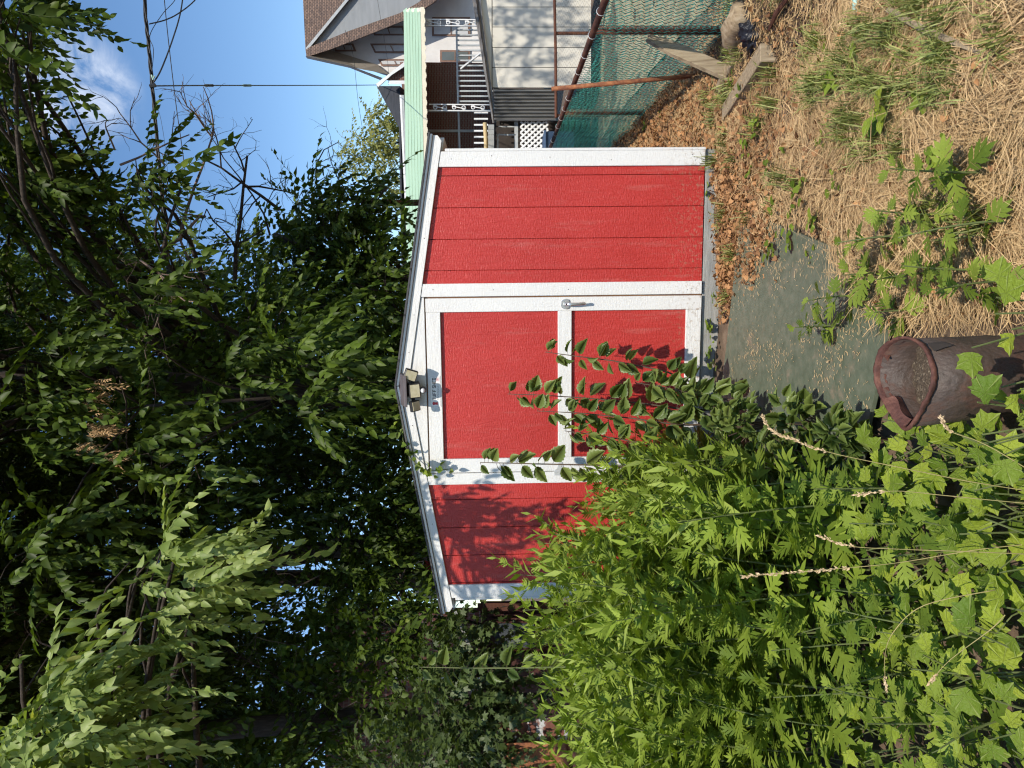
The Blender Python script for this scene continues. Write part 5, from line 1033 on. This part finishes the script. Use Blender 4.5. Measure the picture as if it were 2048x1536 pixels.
# young mugwort sprouting through the straw on the right
yl = [((1985, 345), .34, 15, 'tallest mugwort sprout, highest up in the straw at the near edge'), ((2030, 440), .32, 14, 'mugwort sprout nearest the camera in the straw'), ((1900, 430), .26, 13, 'leafy mugwort sprout in the middle of the straw patch of sprouts'),
      ((1820, 470), .24, 13, 'mugwort sprout farthest right along the plywood edge'), ((1880, 545), .24, 12, 'mugwort sprout between the plywood corner and the frame'), ((1780, 545), .20, 11, 'small mugwort sprout overlapping the plywood side'),
      ((1720, 590), .22, 13, 'mugwort sprout leaning out over the bare plywood'), ((1975, 540), .26, 12, 'mugwort sprout beside the near plywood corner'), ((1690, 650), .22, 12, 'mugwort sprout standing farthest over the plywood sheet'), ((1830, 620), .16, 9, 'smallest mugwort sprout just behind the drum'), ((2045, 560), .3, 12, 'mugwort sprout right of the drum at the bottom edge')]
for k, ((ix, iy), h, n, lab) in enumerate(yl):
    p = gpt(ix, iy); leafy_mug(p[0], p[1], h, n, .115, rw_, lab, 'young mugwort sprouts in the straw')
# low mallow with lobed yellow-green leaves along the bottom of the view
def mallow(x, y, n, spread, rise, ls, rng, label, group):
    e = empty('mallow_plant', (x, y, float(gz(x, y))), 0); tag(e, label, 'weed', group); sb = MB()
    for k in range(n):
        a = k * 2.4 + rng.normal(0, .4); r = spread * rng.uniform(.35, 1.0); p = np.array([math.cos(a) * r, math.sin(a) * r, rise * rng.uniform(.45, 1.0)])
        sb.tube([(0, 0, 0), p * .55 + [0, 0, .04], p], [.003, .0025, .002], 4)
        d = np.array([math.cos(a), math.sin(a) - .35, -.15 + rng.normal(0, .2)]); put_leaf(LP[int(rng.integers(0, 3))], e, p, d, ls * rng.uniform(.7, 1.2), rng, .3, up=(0, -.35, 1))
    sb.build('petioles', M['stem_g'], e)['kind'] = 'stuff'
mal = 0
for y in np.arange(1.30, 2.7, .135):
    for x in np.arange(-1.7, -.05, .135):
        xx, yy = x + rw_.uniform(-.06, .06), y + rw_.uniform(-.06, .06); u = 768 + FPX * xx / yy
        if u < -120 or u > 690 or (yy > 1.9 and rw_.random() < .3) : continue
        if abs(xx) < .2 and yy > 1.7: continue
        mallow(xx, yy, int(rw_.integers(5, 8)), .12, .30 if yy < 1.9 else .26, .088, rw_, 'lobed yellow green mallow leaves carpeting the lower left corner', 'mallow plants of the lower left corner'); mal += 1
for (x, y, lab) in ((.04, 1.60, 'lime mallow leaves in front of the foot of the drum'), (.15, 1.62, 'mallow leaves at the front right of the drum'), (-.10, 1.66, 'lime mallow leaves at the front left of the drum'), (-.20, 1.74, 'lime mallow leaves pressed against the left side of the drum'), (-.22, 1.92, 'mallow leaves under the pointed left lip of the drum'), (-.25, 2.06, 'mallow leaves behind the left lip of the drum'), (-.17, 2.2, 'mallow leaves between the drum and the plywood end'), (-.34, 2.3, 'mallow leaves over the near left plywood corner')):
    mallow(x, y, 10, .10, .40 if y < 1.7 else .27, .078, rw_, lab, 'mallow plants by the drum')
# broad-leaved weed in the straw
e_ = gpt(1800, 225); bw = empty('dock_plant', (e_[0], e_[1], groundz(e_)), 0); tag(bw, 'small broad leaved green weed alone in the straw', 'weed')
LB = [single_mesh('leaf', leaf8(.3, .06, .1), M['mallow_o'])]
for k, a in enumerate((0.2, 1.2, 2.3, 3.4, 4.3, 5.3, 2.8)): put_leaf(LB[0], bw, (0.01 * math.cos(a), .01 * math.sin(a), .03 + .012 * k), (math.cos(a), math.sin(a), .35), .085 + .012 * (k % 3), rw_, .2)
# saplings with toothed leaves in front of the door, leaf by leaf
def sapling(label, path, Y, n, ls, group=None, brown=True, rng=rw_, up_to=1.0):
    P = np.array([atY(ix, iy, Y + .05 * k) for k, (ix, iy) in enumerate(path)]); base = P[0].copy(); base[2] = float(gz(base[0], base[1])); root = empty('sapling', base, 0); tag(root, label, 'sapling', group)
    pts = np.concatenate([[base], P]) - base; k = np.linspace(0, 1, len(pts)); tt = np.linspace(0, 1, 24); S = np.stack([np.interp(tt, k, pts[:, i]) for i in range(3)], -1)
    MB().tube(list(S), list(np.linspace(.007, .0022, 24)), 6).build('stem', M['stem_b'] if brown else M['stem_g'], root, smooth=True)
    n = int(n * 1.25); q = np.linspace(.22, .995, n) + rng.normal(0, .012, n); Q = np.stack([np.interp(q, tt, S[:, i]) for i in range(3)], -1)
    tb = MB()
    for i in range(n):
        a = (1 if i % 2 else -1) * rng.uniform(.5, 1.3) + (0 if i % 3 else math.pi * .9); d = np.array([math.sin(a), -.55 * abs(math.cos(a)) - .1, rng.normal(-.25, .3)]); off = nrm(d) * .022
        tb.tube([Q[i], Q[i] + off], [.0014, .001], 4); put_leaf(LT[int(rng.integers(0, 3))], root, Q[i] + off, d + np.array([0, 0, -.2]), 1.28 * ls * (1.1 - .4 * q[i]) * rng.uniform(.7, 1.2), rng, .7, up=(0, -.6, 1))
    tb.build('petioles', M['stem_b'], root)['kind'] = 'stuff'
sapling('sapling shoot reaching highest across the middle door rail', [(1400, 772), (1330, 742), (1230, 722), (1150, 712), (1090, 704)], 4.22, 26, .088)
sapling('sapling shoot leaning over the lower door panel beside the tallest weeds', [(1380, 820), (1280, 806), (1170, 796), (1080, 790), (1015, 788)], 4.2, 30, .092)
sapling('short sapling shoot with yellowish tips below the middle rail', [(1360, 850), (1260, 836), (1160, 826), (1075, 822)], 4.15, 26, .090)
sapling('upright sapling shoot before the left door stile and hinge', [(1300, 935), (1180, 930), (1080, 928), (1010, 926), (960, 925)], 4.2, 22, .10)
sapling('lone tall sapling shoot standing clear at the left of the shed', [(1250, 1330), (1120, 1334), (1020, 1336), (930, 1336), (838, 1334)], 3.7, 22, .088, brown=False)
sapling('bushy sapling shoot half buried in weeds by the door foot', [(1460, 800), (1400, 790), (1330, 775), (1270, 765)], 4.1, 26, .085)
sapling('arching sapling shoot low over the plywood near the sill', [(1480, 860), (1430, 840), (1390, 815), (1345, 770)], 4.05, 24, .085)
sapling('side shoot of the saplings mixing with mugwort tops', [(1350, 900), (1250, 880), (1180, 868), (1130, 862)], 4.1, 24, .085)
# dark glossy ground bush between drum and door
def ground_bush(label, cx, cy, Y, wpx, hpx, n, ls, rng=rw_):
    c = atY(cx, cy, Y); r = np.array([wpx, wpx * .8, hpx]) * Y / FPX; base = c.copy(); base[2] = float(gz(c[0], c[1])); e = empty('ground_bush', base, 0); tag(e, label, 'bush', 'glossy bushes beside the plywood')
    sb = MB()
    for i in range(n):
        dd = nrm(rng.normal(size=3)); p = c - base + dd * r * rng.random() ** .4; p[2] = max(p[2], .02); d = np.array([dd[0] + rng.normal(0, .4), dd[1] - .3 + rng.normal(0, .4), rng.normal(.1, .4)])
        put_leaf(LT[int(rng.integers(0, 3))], e, p, d, ls * rng.uniform(.65, 1.2), rng, .6, up=(0, -.5, 1))
        if i % 4 == 0: sb.tube([(0, 0, 0), p * .5 + [0, 0, .05], p], [.003, .0025, .0015], 4)
    sb.build('stems', M['stem_b'], e)['kind'] = 'stuff'
ground_bush('dark glossy leaved bush at the edge of the plywood nearest the door', 1480, 850, 3.75, 60, 48, 80, .075)
ground_bush('dark glossy leaved bush in the shade midway along the plywood', 1590, 850, 3.2, 70, 42, 90, .07)
ground_bush('dark glossy leaved bush just left of the drum rim', 1690, 880, 2.7, 60, 40, 70, .065)
ground_bush('glossy bush under the mugwort further back from the drum', 1560, 930, 3.1, 70, 50, 80, .07)
# creeper hanging over the shed eave
cr = empty('creeper_vine', S2W(2.1, .05, 1.95), 0); tag(cr, 'small creeper with pale green leaves trailing over the shed eave', 'vine')
cb = S2W(2.1, .05, 1.95); cp_ = [S2W(1.78, -.1, 2.05), S2W(1.9, .03, 2.03), S2W(2.02, .06, 1.98), S2W(2.1, .06, 1.9), S2W(2.11, .05, 1.80), S2W(2.10, .05, 1.70)]
MB().tube([p - cb for p in cp_], .003, 4).build('stem', M['stem_g'], cr)
for i in range(30):
    t = rw_.random(); k = t * 5; a = int(min(4, k)); p = cp_[a] * (1 - (k - a)) + cp_[a + 1] * (k - a) - cb + rw_.normal(0, .022, 3) * np.array([1, .6, 1]) + np.array([0, -.02, 0])
    put_leaf(LP[1] if i % 3 else LT[0], cr, p, rw_.normal(0, .6, 3) + np.array([0, -.5, -.5]), .05 * rw_.uniform(.7, 1.3), rw_, .6, up=(0, -1, .6))
# grass stalks with tan seed heads leaning over the weeds
def stalk(label, path, Y, head_n, rng=rw_, rad=.0014):
    ctl_ = [atY(ix, iy, Y + .04 * k) for k, (ix, iy) in enumerate(path)]; pts = []
    for i in range(len(ctl_) - 1):
        a, b_, c, d_ = ctl_[max(i - 1, 0)], ctl_[i], ctl_[i + 1], ctl_[min(i + 2, len(ctl_) - 1)]
        for t in np.linspace(0, 1, 7)[:-1]: pts.append(.5 * ((2 * b_) + (-a + c) * t + (2 * a - 5 * b_ + 4 * c - d_) * t * t + (-a + 3 * b_ - 3 * c + d_) * t ** 3))
    pts.append(ctl_[-1]); base = pts[0].copy(); root = empty('grass_stalk', base, 0); tag(root, label, 'grass', 'seeding grass stalks over the weeds')
    MB().tube([p - base for p in pts], list(np.linspace(rad, rad * .5, len(pts))), 5).build('stem', M['stem_y'], root, smooth=True)
    tail = np.array(pts[-head_n:]) - base; vs = []
    n = 26 * head_n // 3; q = rng.random(n) * (len(tail) - 1); i0 = q.astype(int).clip(0, len(tail) - 2); P = tail[i0] + (tail[i0 + 1] - tail[i0]) * (q - i0)[:, None]; dr = tail[i0 + 1] - tail[i0]; dr /= np.linalg.norm(dr, axis=1, keepdims=True)
    D = dr + rng.normal(0, .30, P.shape); v, t = stamp(*leaf4(.22, .05), frame(D, roll=rng.uniform(0, 6, n)), P + rng.normal(0, .0016, P.shape), rng.uniform(.008, .013, n)); me = np_mesh('seed_head', v, t); o = link('seed_head', me, M['seed'], root); o['kind'] = 'stuff'
stalk('tallest tan grass stalk with a curved seed head by the drum', [(2080, 985), (1950, 965), (1800, 935), (1660, 905), (1590, 880), (1545, 862), (1525, 832)], 1.75, 19)
stalk('tan grass stalk with a long level seed head over the mugwort', [(2090, 1085), (1950, 1100), (1800, 1125), (1680, 1137), (1570, 1146), (1486, 1153)], 1.75, 14)
stalk('thin grass stalk ending in a small seed head beside the long one', [(2090, 1110), (1930, 1103), (1790, 1098), (1700, 1092), (1640, 1072)], 1.7, 8)
stalk('bent grass stalk arching down to the mallow leaves', [(2010, 1230), (1980, 1260), (1900, 1320), (1860, 1365)], 1.6, 4)
stalk('grass stalk with a curled pale seed head against the drum side', [(2090, 960), (2000, 905), (1950, 880), (1900, 862), (1882, 835)], 1.62, 8)
stalk('short leaning grass stalk crossing under the tall one', [(2090, 1010), (1980, 1000), (1880, 990), (1790, 982), (1710, 990)], 1.7, 6)
stalk('arched dry grass stalk over the darkest weeds', [(1990, 1180), (1850, 1210), (1790, 1260), (1770, 1310), (1772, 1380)], 1.7, 4)
stalk('dry seed stalk lying across the bare plywood', [(1800, 640), (1760, 655), (1710, 690), (1655, 724)], 2.95, 9)

# ------------------------------------------------------------------ straw, litter, grass
STRAW = [(1210, 290), (1290, 222), (1400, 128), (1480, -60), (2140, -60), (2140, 700), (1905, 690), (1800, 665), (1760, 600), (1700, 540), (1620, 440), (1560, 440), (1520, 520), (1490, 570), (1450, 620), (1446, 560), (1458, 420), (1440, 305), (1413, 300)]
def sample(poly, n, xr, yr, rng, bias=1.0):
    out = []
    while sum(map(len, out)) < n:
        x = rng.uniform(*xr, n); y = yr[0] + (yr[1] - yr[0]) * rng.random(n) ** bias; P = np.stack([x, y, gz(x, y)], -1); k = inpoly(proj(P) + rng.normal(0, 14, (len(P), 2)) * np.array([1, 1]), poly); out.append(P[k])
    return np.concatenate(out)[:n]
def straws(P, lmin, lmax, w, rng, lift=.03, curve=.25, tilt=.25):
    n = len(P); a = rng.uniform(0, 6.283, n); L = rng.uniform(lmin, lmax, n); d = np.stack([np.cos(a), np.sin(a), rng.normal(0, tilt, n)], -1); d /= np.linalg.norm(d, axis=1, keepdims=True)
    sd = np.cross(d, np.array([0, -.5, 1.0])); sd /= np.linalg.norm(sd, axis=1, keepdims=True); ww = (w * rng.uniform(.6, 1.4, n))[:, None]; c = P.copy(); c[:, 2] += rng.random(n) * lift + .004
    bend = np.stack([-np.sin(a), np.cos(a), rng.normal(0, .4, n)], -1) * (L * curve * rng.normal(0, 1, n) * .5)[:, None]
    p0 = c - d * (L / 2)[:, None]; p2 = c + d * (L / 2)[:, None]; p1 = c + bend
    for p in (p0, p1, p2): p[:, 2] = np.maximum(p[:, 2], gz(p[:, 0], p[:, 1]) + .002)
    v = np.stack([p0 - sd * ww, p0 + sd * ww, p1 - sd * ww, p1 + sd * ww, p2 - sd * ww * .4, p2 + sd * ww * .4], 1).reshape(-1, 3); t0 = np.array([(0, 1, 3), (0, 3, 2), (2, 3, 5), (2, 5, 4)])
    return v, (t0[None] + (np.arange(n) * 6)[:, None, None]).reshape(-1, 3), np.repeat(rng.random(n), 6)
rg = np.random.default_rng(9)
P = np.concatenate([sample(STRAW, 26000, (.2, 2.8), (1.7, 4.6), rg, 1.15), sample(STRAW, 9000, (1.4, 2.9), (4.3, 9.0), rg)])
patch = np.sin(P[:, 0] * 5 + 1) * np.cos(P[:, 1] * 4.2) + .4 * np.sin(P[:, 0] * 13 + P[:, 1] * 9)
keep = (patch + rg.normal(0, .5, len(P))) > -.75; P, patch = P[keep], patch[keep]
v, t, ti = straws(P, .05, .17, .0013, rg, .03); ti = np.clip(ti * .7 + .12 + .18 * np.repeat(patch, 6) - .10 * np.repeat(P[:, 1] > 3.7, 6), 0, 1)
lp = sample([(1640, 120), (1700, -60), (2140, -60), (2140, 700), (1905, 690), (1760, 600), (1680, 520), (1640, 300)], 5200, (.2, 2.3), (1.7, 3.4), rg, 1.1); lp = np.concatenate([lp, lp + rg.normal(0, .03, lp.shape) * np.array([1, 1, 0])]); cx_ = np.round(lp[:, 0] * 3.3) * 1.9 + np.round(lp[:, 1] * 2.7) * 2.3
def mats(P, dirn, lmin, lmax, w):
    v, t, ti = straws(P, lmin, lmax, w, rg, .045, .38, .12); v = v.reshape(-1, 6, 3); c = v.mean(1, keepdims=True); a = dirn + rg.normal(0, .45, len(P)); cur = np.arctan2(v[:, 4, 1] - v[:, 0, 1], v[:, 4, 0] - v[:, 0, 0]); d = a - cur; ca, sa = np.cos(d)[:, None], np.sin(d)[:, None]; q = v - c
    v2 = np.stack([q[..., 0] * ca - q[..., 1] * sa, q[..., 0] * sa + q[..., 1] * ca, q[..., 2]], -1) + c; v2[..., 2] = np.maximum(v2[..., 2], gz(v2[..., 0], v2[..., 1]) + .006); return v2.reshape(-1, 3), t, ti
v2, t2, ti2 = mats(lp, cx_, .12, .32, .00105); v, t = merge([(v, t), (v2, t2)]); ti = np.concatenate([ti, np.clip(ti2 * .7 + .28, 0, 1)])
o = link('dry_straw', np_mesh('dry_straw', v, t, ti), M['straw']); tag(o, 'matted dry tan straw covering the ground right of the shed', 'straw', kind='stuff')
# crumpled brown leaves, thickest along the sill
lf = (np.array([(-.5, 0, .12), (0, .1, 0), (.5, 0, .16), (-.42, .6, .05), (0, .55, -.1), (.40, .62, .12), (0, 1.05, .14)], float), np.array([(0, 1, 4), (0, 4, 3), (1, 2, 5), (1, 5, 4), (3, 4, 6), (4, 5, 6)]))
LIT = [(1446, 310), (1470, 320), (1510, 420), (1545, 470), (1525, 540), (1475, 600), (1450, 640), (1446, 560), (1458, 420)]
FARL = [(1215, 290), (1290, 225), (1400, 130), (1470, 170), (1560, 260), (1560, 420), (1500, 560), (1450, 560), (1460, 420), (1440, 308), (1413, 300)]
P = np.concatenate([sample(LIT, 4200, (.3, 1.8), (3.6, 4.7), rg), sample(FARL, 4300, (.6, 2.9), (3.6, 8.5), rg, .8), sample(STRAW, 2600, (.2, 2.8), (1.8, 6.5), rg, 1.1)])
d = rg.normal(size=P.shape) * np.array([1, 1, .45]); P[:, 2] += rg.random(len(P)) * .045 + .004
v, t = stamp(*lf, frame(d, roll=rg.normal(0, .9, len(P))), P, rg.uniform(.009, .034, len(P)))
o = link('leaf_litter', np_mesh('leaf_litter', v, t, np.repeat(rg.random(len(P)), 7)), M['litter']); tag(o, 'crumpled brown dead leaves heaped along the shed sill', 'leaf litter', kind='stuff')
# dark mulch on the mound by the fence
MUL = [(1440, -60), (1445, 120), (1500, 170), (1545, 120), (1600, 105), (1690, 60), (1700, -60)]
P = sample(MUL, 4200, (1.3, 3.0), (2.7, 5.0), rg); d = rg.normal(size=P.shape) * np.array([1, 1, .3]); P[:, 2] += rg.random(len(P)) * .03 + .01
v, t = stamp(*leaf4(.12, .03), frame(d), P, rg.uniform(.02, .05, len(P))); o = link('dark_mulch', np_mesh('dark_mulch', v, t, np.repeat(rg.random(len(P)) * .2, 5)), surf('mulch', [(0.3, (0.03, 0.018, 0.014)), (0.7, (0.09, 0.055, 0.04))], rough=0.95)); tag(o, 'dark shredded mulch mound beside the log', 'mulch', kind='stuff')
# chaff scattered over the plywood
n = 5200; a_, b_ = rg.random(n) * 1.2, rg.random(n) * 1.7; kp = (np.sin(a_ * 9 + 2 * np.sin(b_ * 5)) * np.sin(b_ * 11 + a_ * 4) + rg.normal(0, .35, n)) > .25; a_, b_ = a_[kp], b_[kp]; P = c1 + e1 * a_[:, None] + e2 * b_[:, None]; P[:, 2] = -.0555
v, t, ti = straws(P, .004, .024, .0009, rg, .004, .2, .05); v[:, 2] = np.maximum(v[:, 2], -.0552)
o = link('straw_chaff', np_mesh('straw_chaff', v, t, ti * .6 + .4), M['straw']); tag(o, 'short straw chaff sprinkled over the green plywood', 'straw', kind='stuff')
# grass tufts
def tuft(seed, n, h, spread):
    r = np.random.default_rng(seed); a = r.uniform(0, 6.28, n); L = h * r.uniform(.5, 1.1, n); base = r.normal(0, spread, (n, 3)) * np.array([1, 1, 0]); out = np.stack([np.cos(a), np.sin(a), 0 * a], -1); sd = np.stack([-np.sin(a), np.cos(a), 0 * a], -1) * .0026
    k = r.uniform(.3, .9, n)[:, None]; p0 = base; p1 = base + out * L[:, None] * .25 * k + np.array([0, 0, 1]) * (L * .62)[:, None]; p2 = base + out * L[:, None] * .85 * k + np.array([0, 0, 1]) * (L * (1 - .5 * k[:, 0]))[:, None]
    v = np.stack([p0 - sd, p0 + sd, p1 - sd * .8, p1 + sd * .8, p2], 1).reshape(-1, 3); t0 = np.array([(0, 1, 3), (0, 3, 2), (2, 3, 4)])
    me = np_mesh('grass_tuft', v, (t0[None] + (np.arange(n) * 5)[:, None, None]).reshape(-1, 3), np.repeat(r.random(n), 5)); me.materials.append(M['grass']); return me
TU = [tuft(200 + i, int(22 + 4 * i), .12 + .016 * i, .022) for i in range(6)]
GRASS = [[(1640, 60), (1900, -40), (2100, 0), (2000, 160), (1760, 330), (1660, 300)], STRAW]
pts = np.concatenate([sample(GRASS[0], 52, (.6, 2.4), (1.6, 3.6), rg), sample(GRASS[1], 40, (.3, 2.6), (1.9, 5.0), rg)])
for k, p in enumerate(pts):
    o = link('grass_tuft', TU[k % 6]); o.location = V(p); o.rotation_euler = (rg.normal(0, .15), rg.normal(0, .15), rg.uniform(0, 6)); tag(o, 'thin green grass tuft growing through the straw on the right', 'grass', 'grass tufts in the straw')
# seedlings
def seedling(seed):
    r = np.random.default_rng(seed); n = int(r.integers(5, 10)); a = r.uniform(0, 6.28, n); d = np.stack([np.cos(a), np.sin(a), r.uniform(.1, .7, n)], -1); P = r.normal(0, .018, (n, 3)) * np.array([1, 1, 0]) + np.array([0, 0, .025]) + np.array([0, 0, .02]) * r.random((n, 1))
    v, t = stamp(*leaf_palm(3, .3, .1), frame(d), P, r.uniform(.022, .045, n)); me = np_mesh('weed_seedling', v, t, np.repeat(r.random(n), len(leaf_palm(3, .3, .1)[0]))); me.materials.append(M['mugleaf']); return me
SE = [seedling(300 + i) for i in range(6)]
SPT = [(1425, 380), (1432, 395), (1420, 345), (1437, 372), (1510, 300), (1520, 350), (1560, 330), (1590, 300), (1530, 250), (1610, 400), (1600, 460), (1625, 380), (1570, 420), (1690, 150), (1700, 170), (1660, 270), (1660, 120), (1480, 165), (1500, 190), (1520, 160), (1650, 440), (1640, 520), (1560, 500), (1430, 585), (1440, 600), (1425, 640), (1432, 660), (1438, 690), (1428, 710), (1440, 730), (1425, 620), (1436, 645), (1300, 250), (1330, 235), (1420, 330), (1740, 90), (1820, 140), (1900, 300), (1880, 200), (1700, 350)]
for k, (ix, iy) in enumerate(SPT):
    p = gpt(ix + rg.uniform(-5, 5), iy + rg.uniform(-8, 8)); o = empty('weed_seedling'); lv = link('leaves', SE[k % 6], None, o); lv['kind'] = 'stuff'; o.location = (p[0], p[1], groundz(p) + .01); o.rotation_euler = (0, 0, rg.uniform(0, 6)); s = rg.uniform(.8, 1.5); o.scale = (s, s, s)
    sill = ix < 1445 and iy > 560
    tag(o, 'small green seedling in the litter at the foot of the shed door' if sill else 'small green seedling scattered over the straw', 'seedling', 'seedlings at the door foot' if sill else 'seedlings in the straw')
fl = MB(); dl = lf[0] * .045; fo = link('fallen_leaf', np_mesh('fallen_leaf', dl, lf[1], np.full(7, .95)), M['litter']); fo.location = (-.02, 1.915, .135); fo.rotation_euler = (.3, .1, 1.2); tag(fo, 'curled orange brown leaf lying inside the drum', 'leaf')
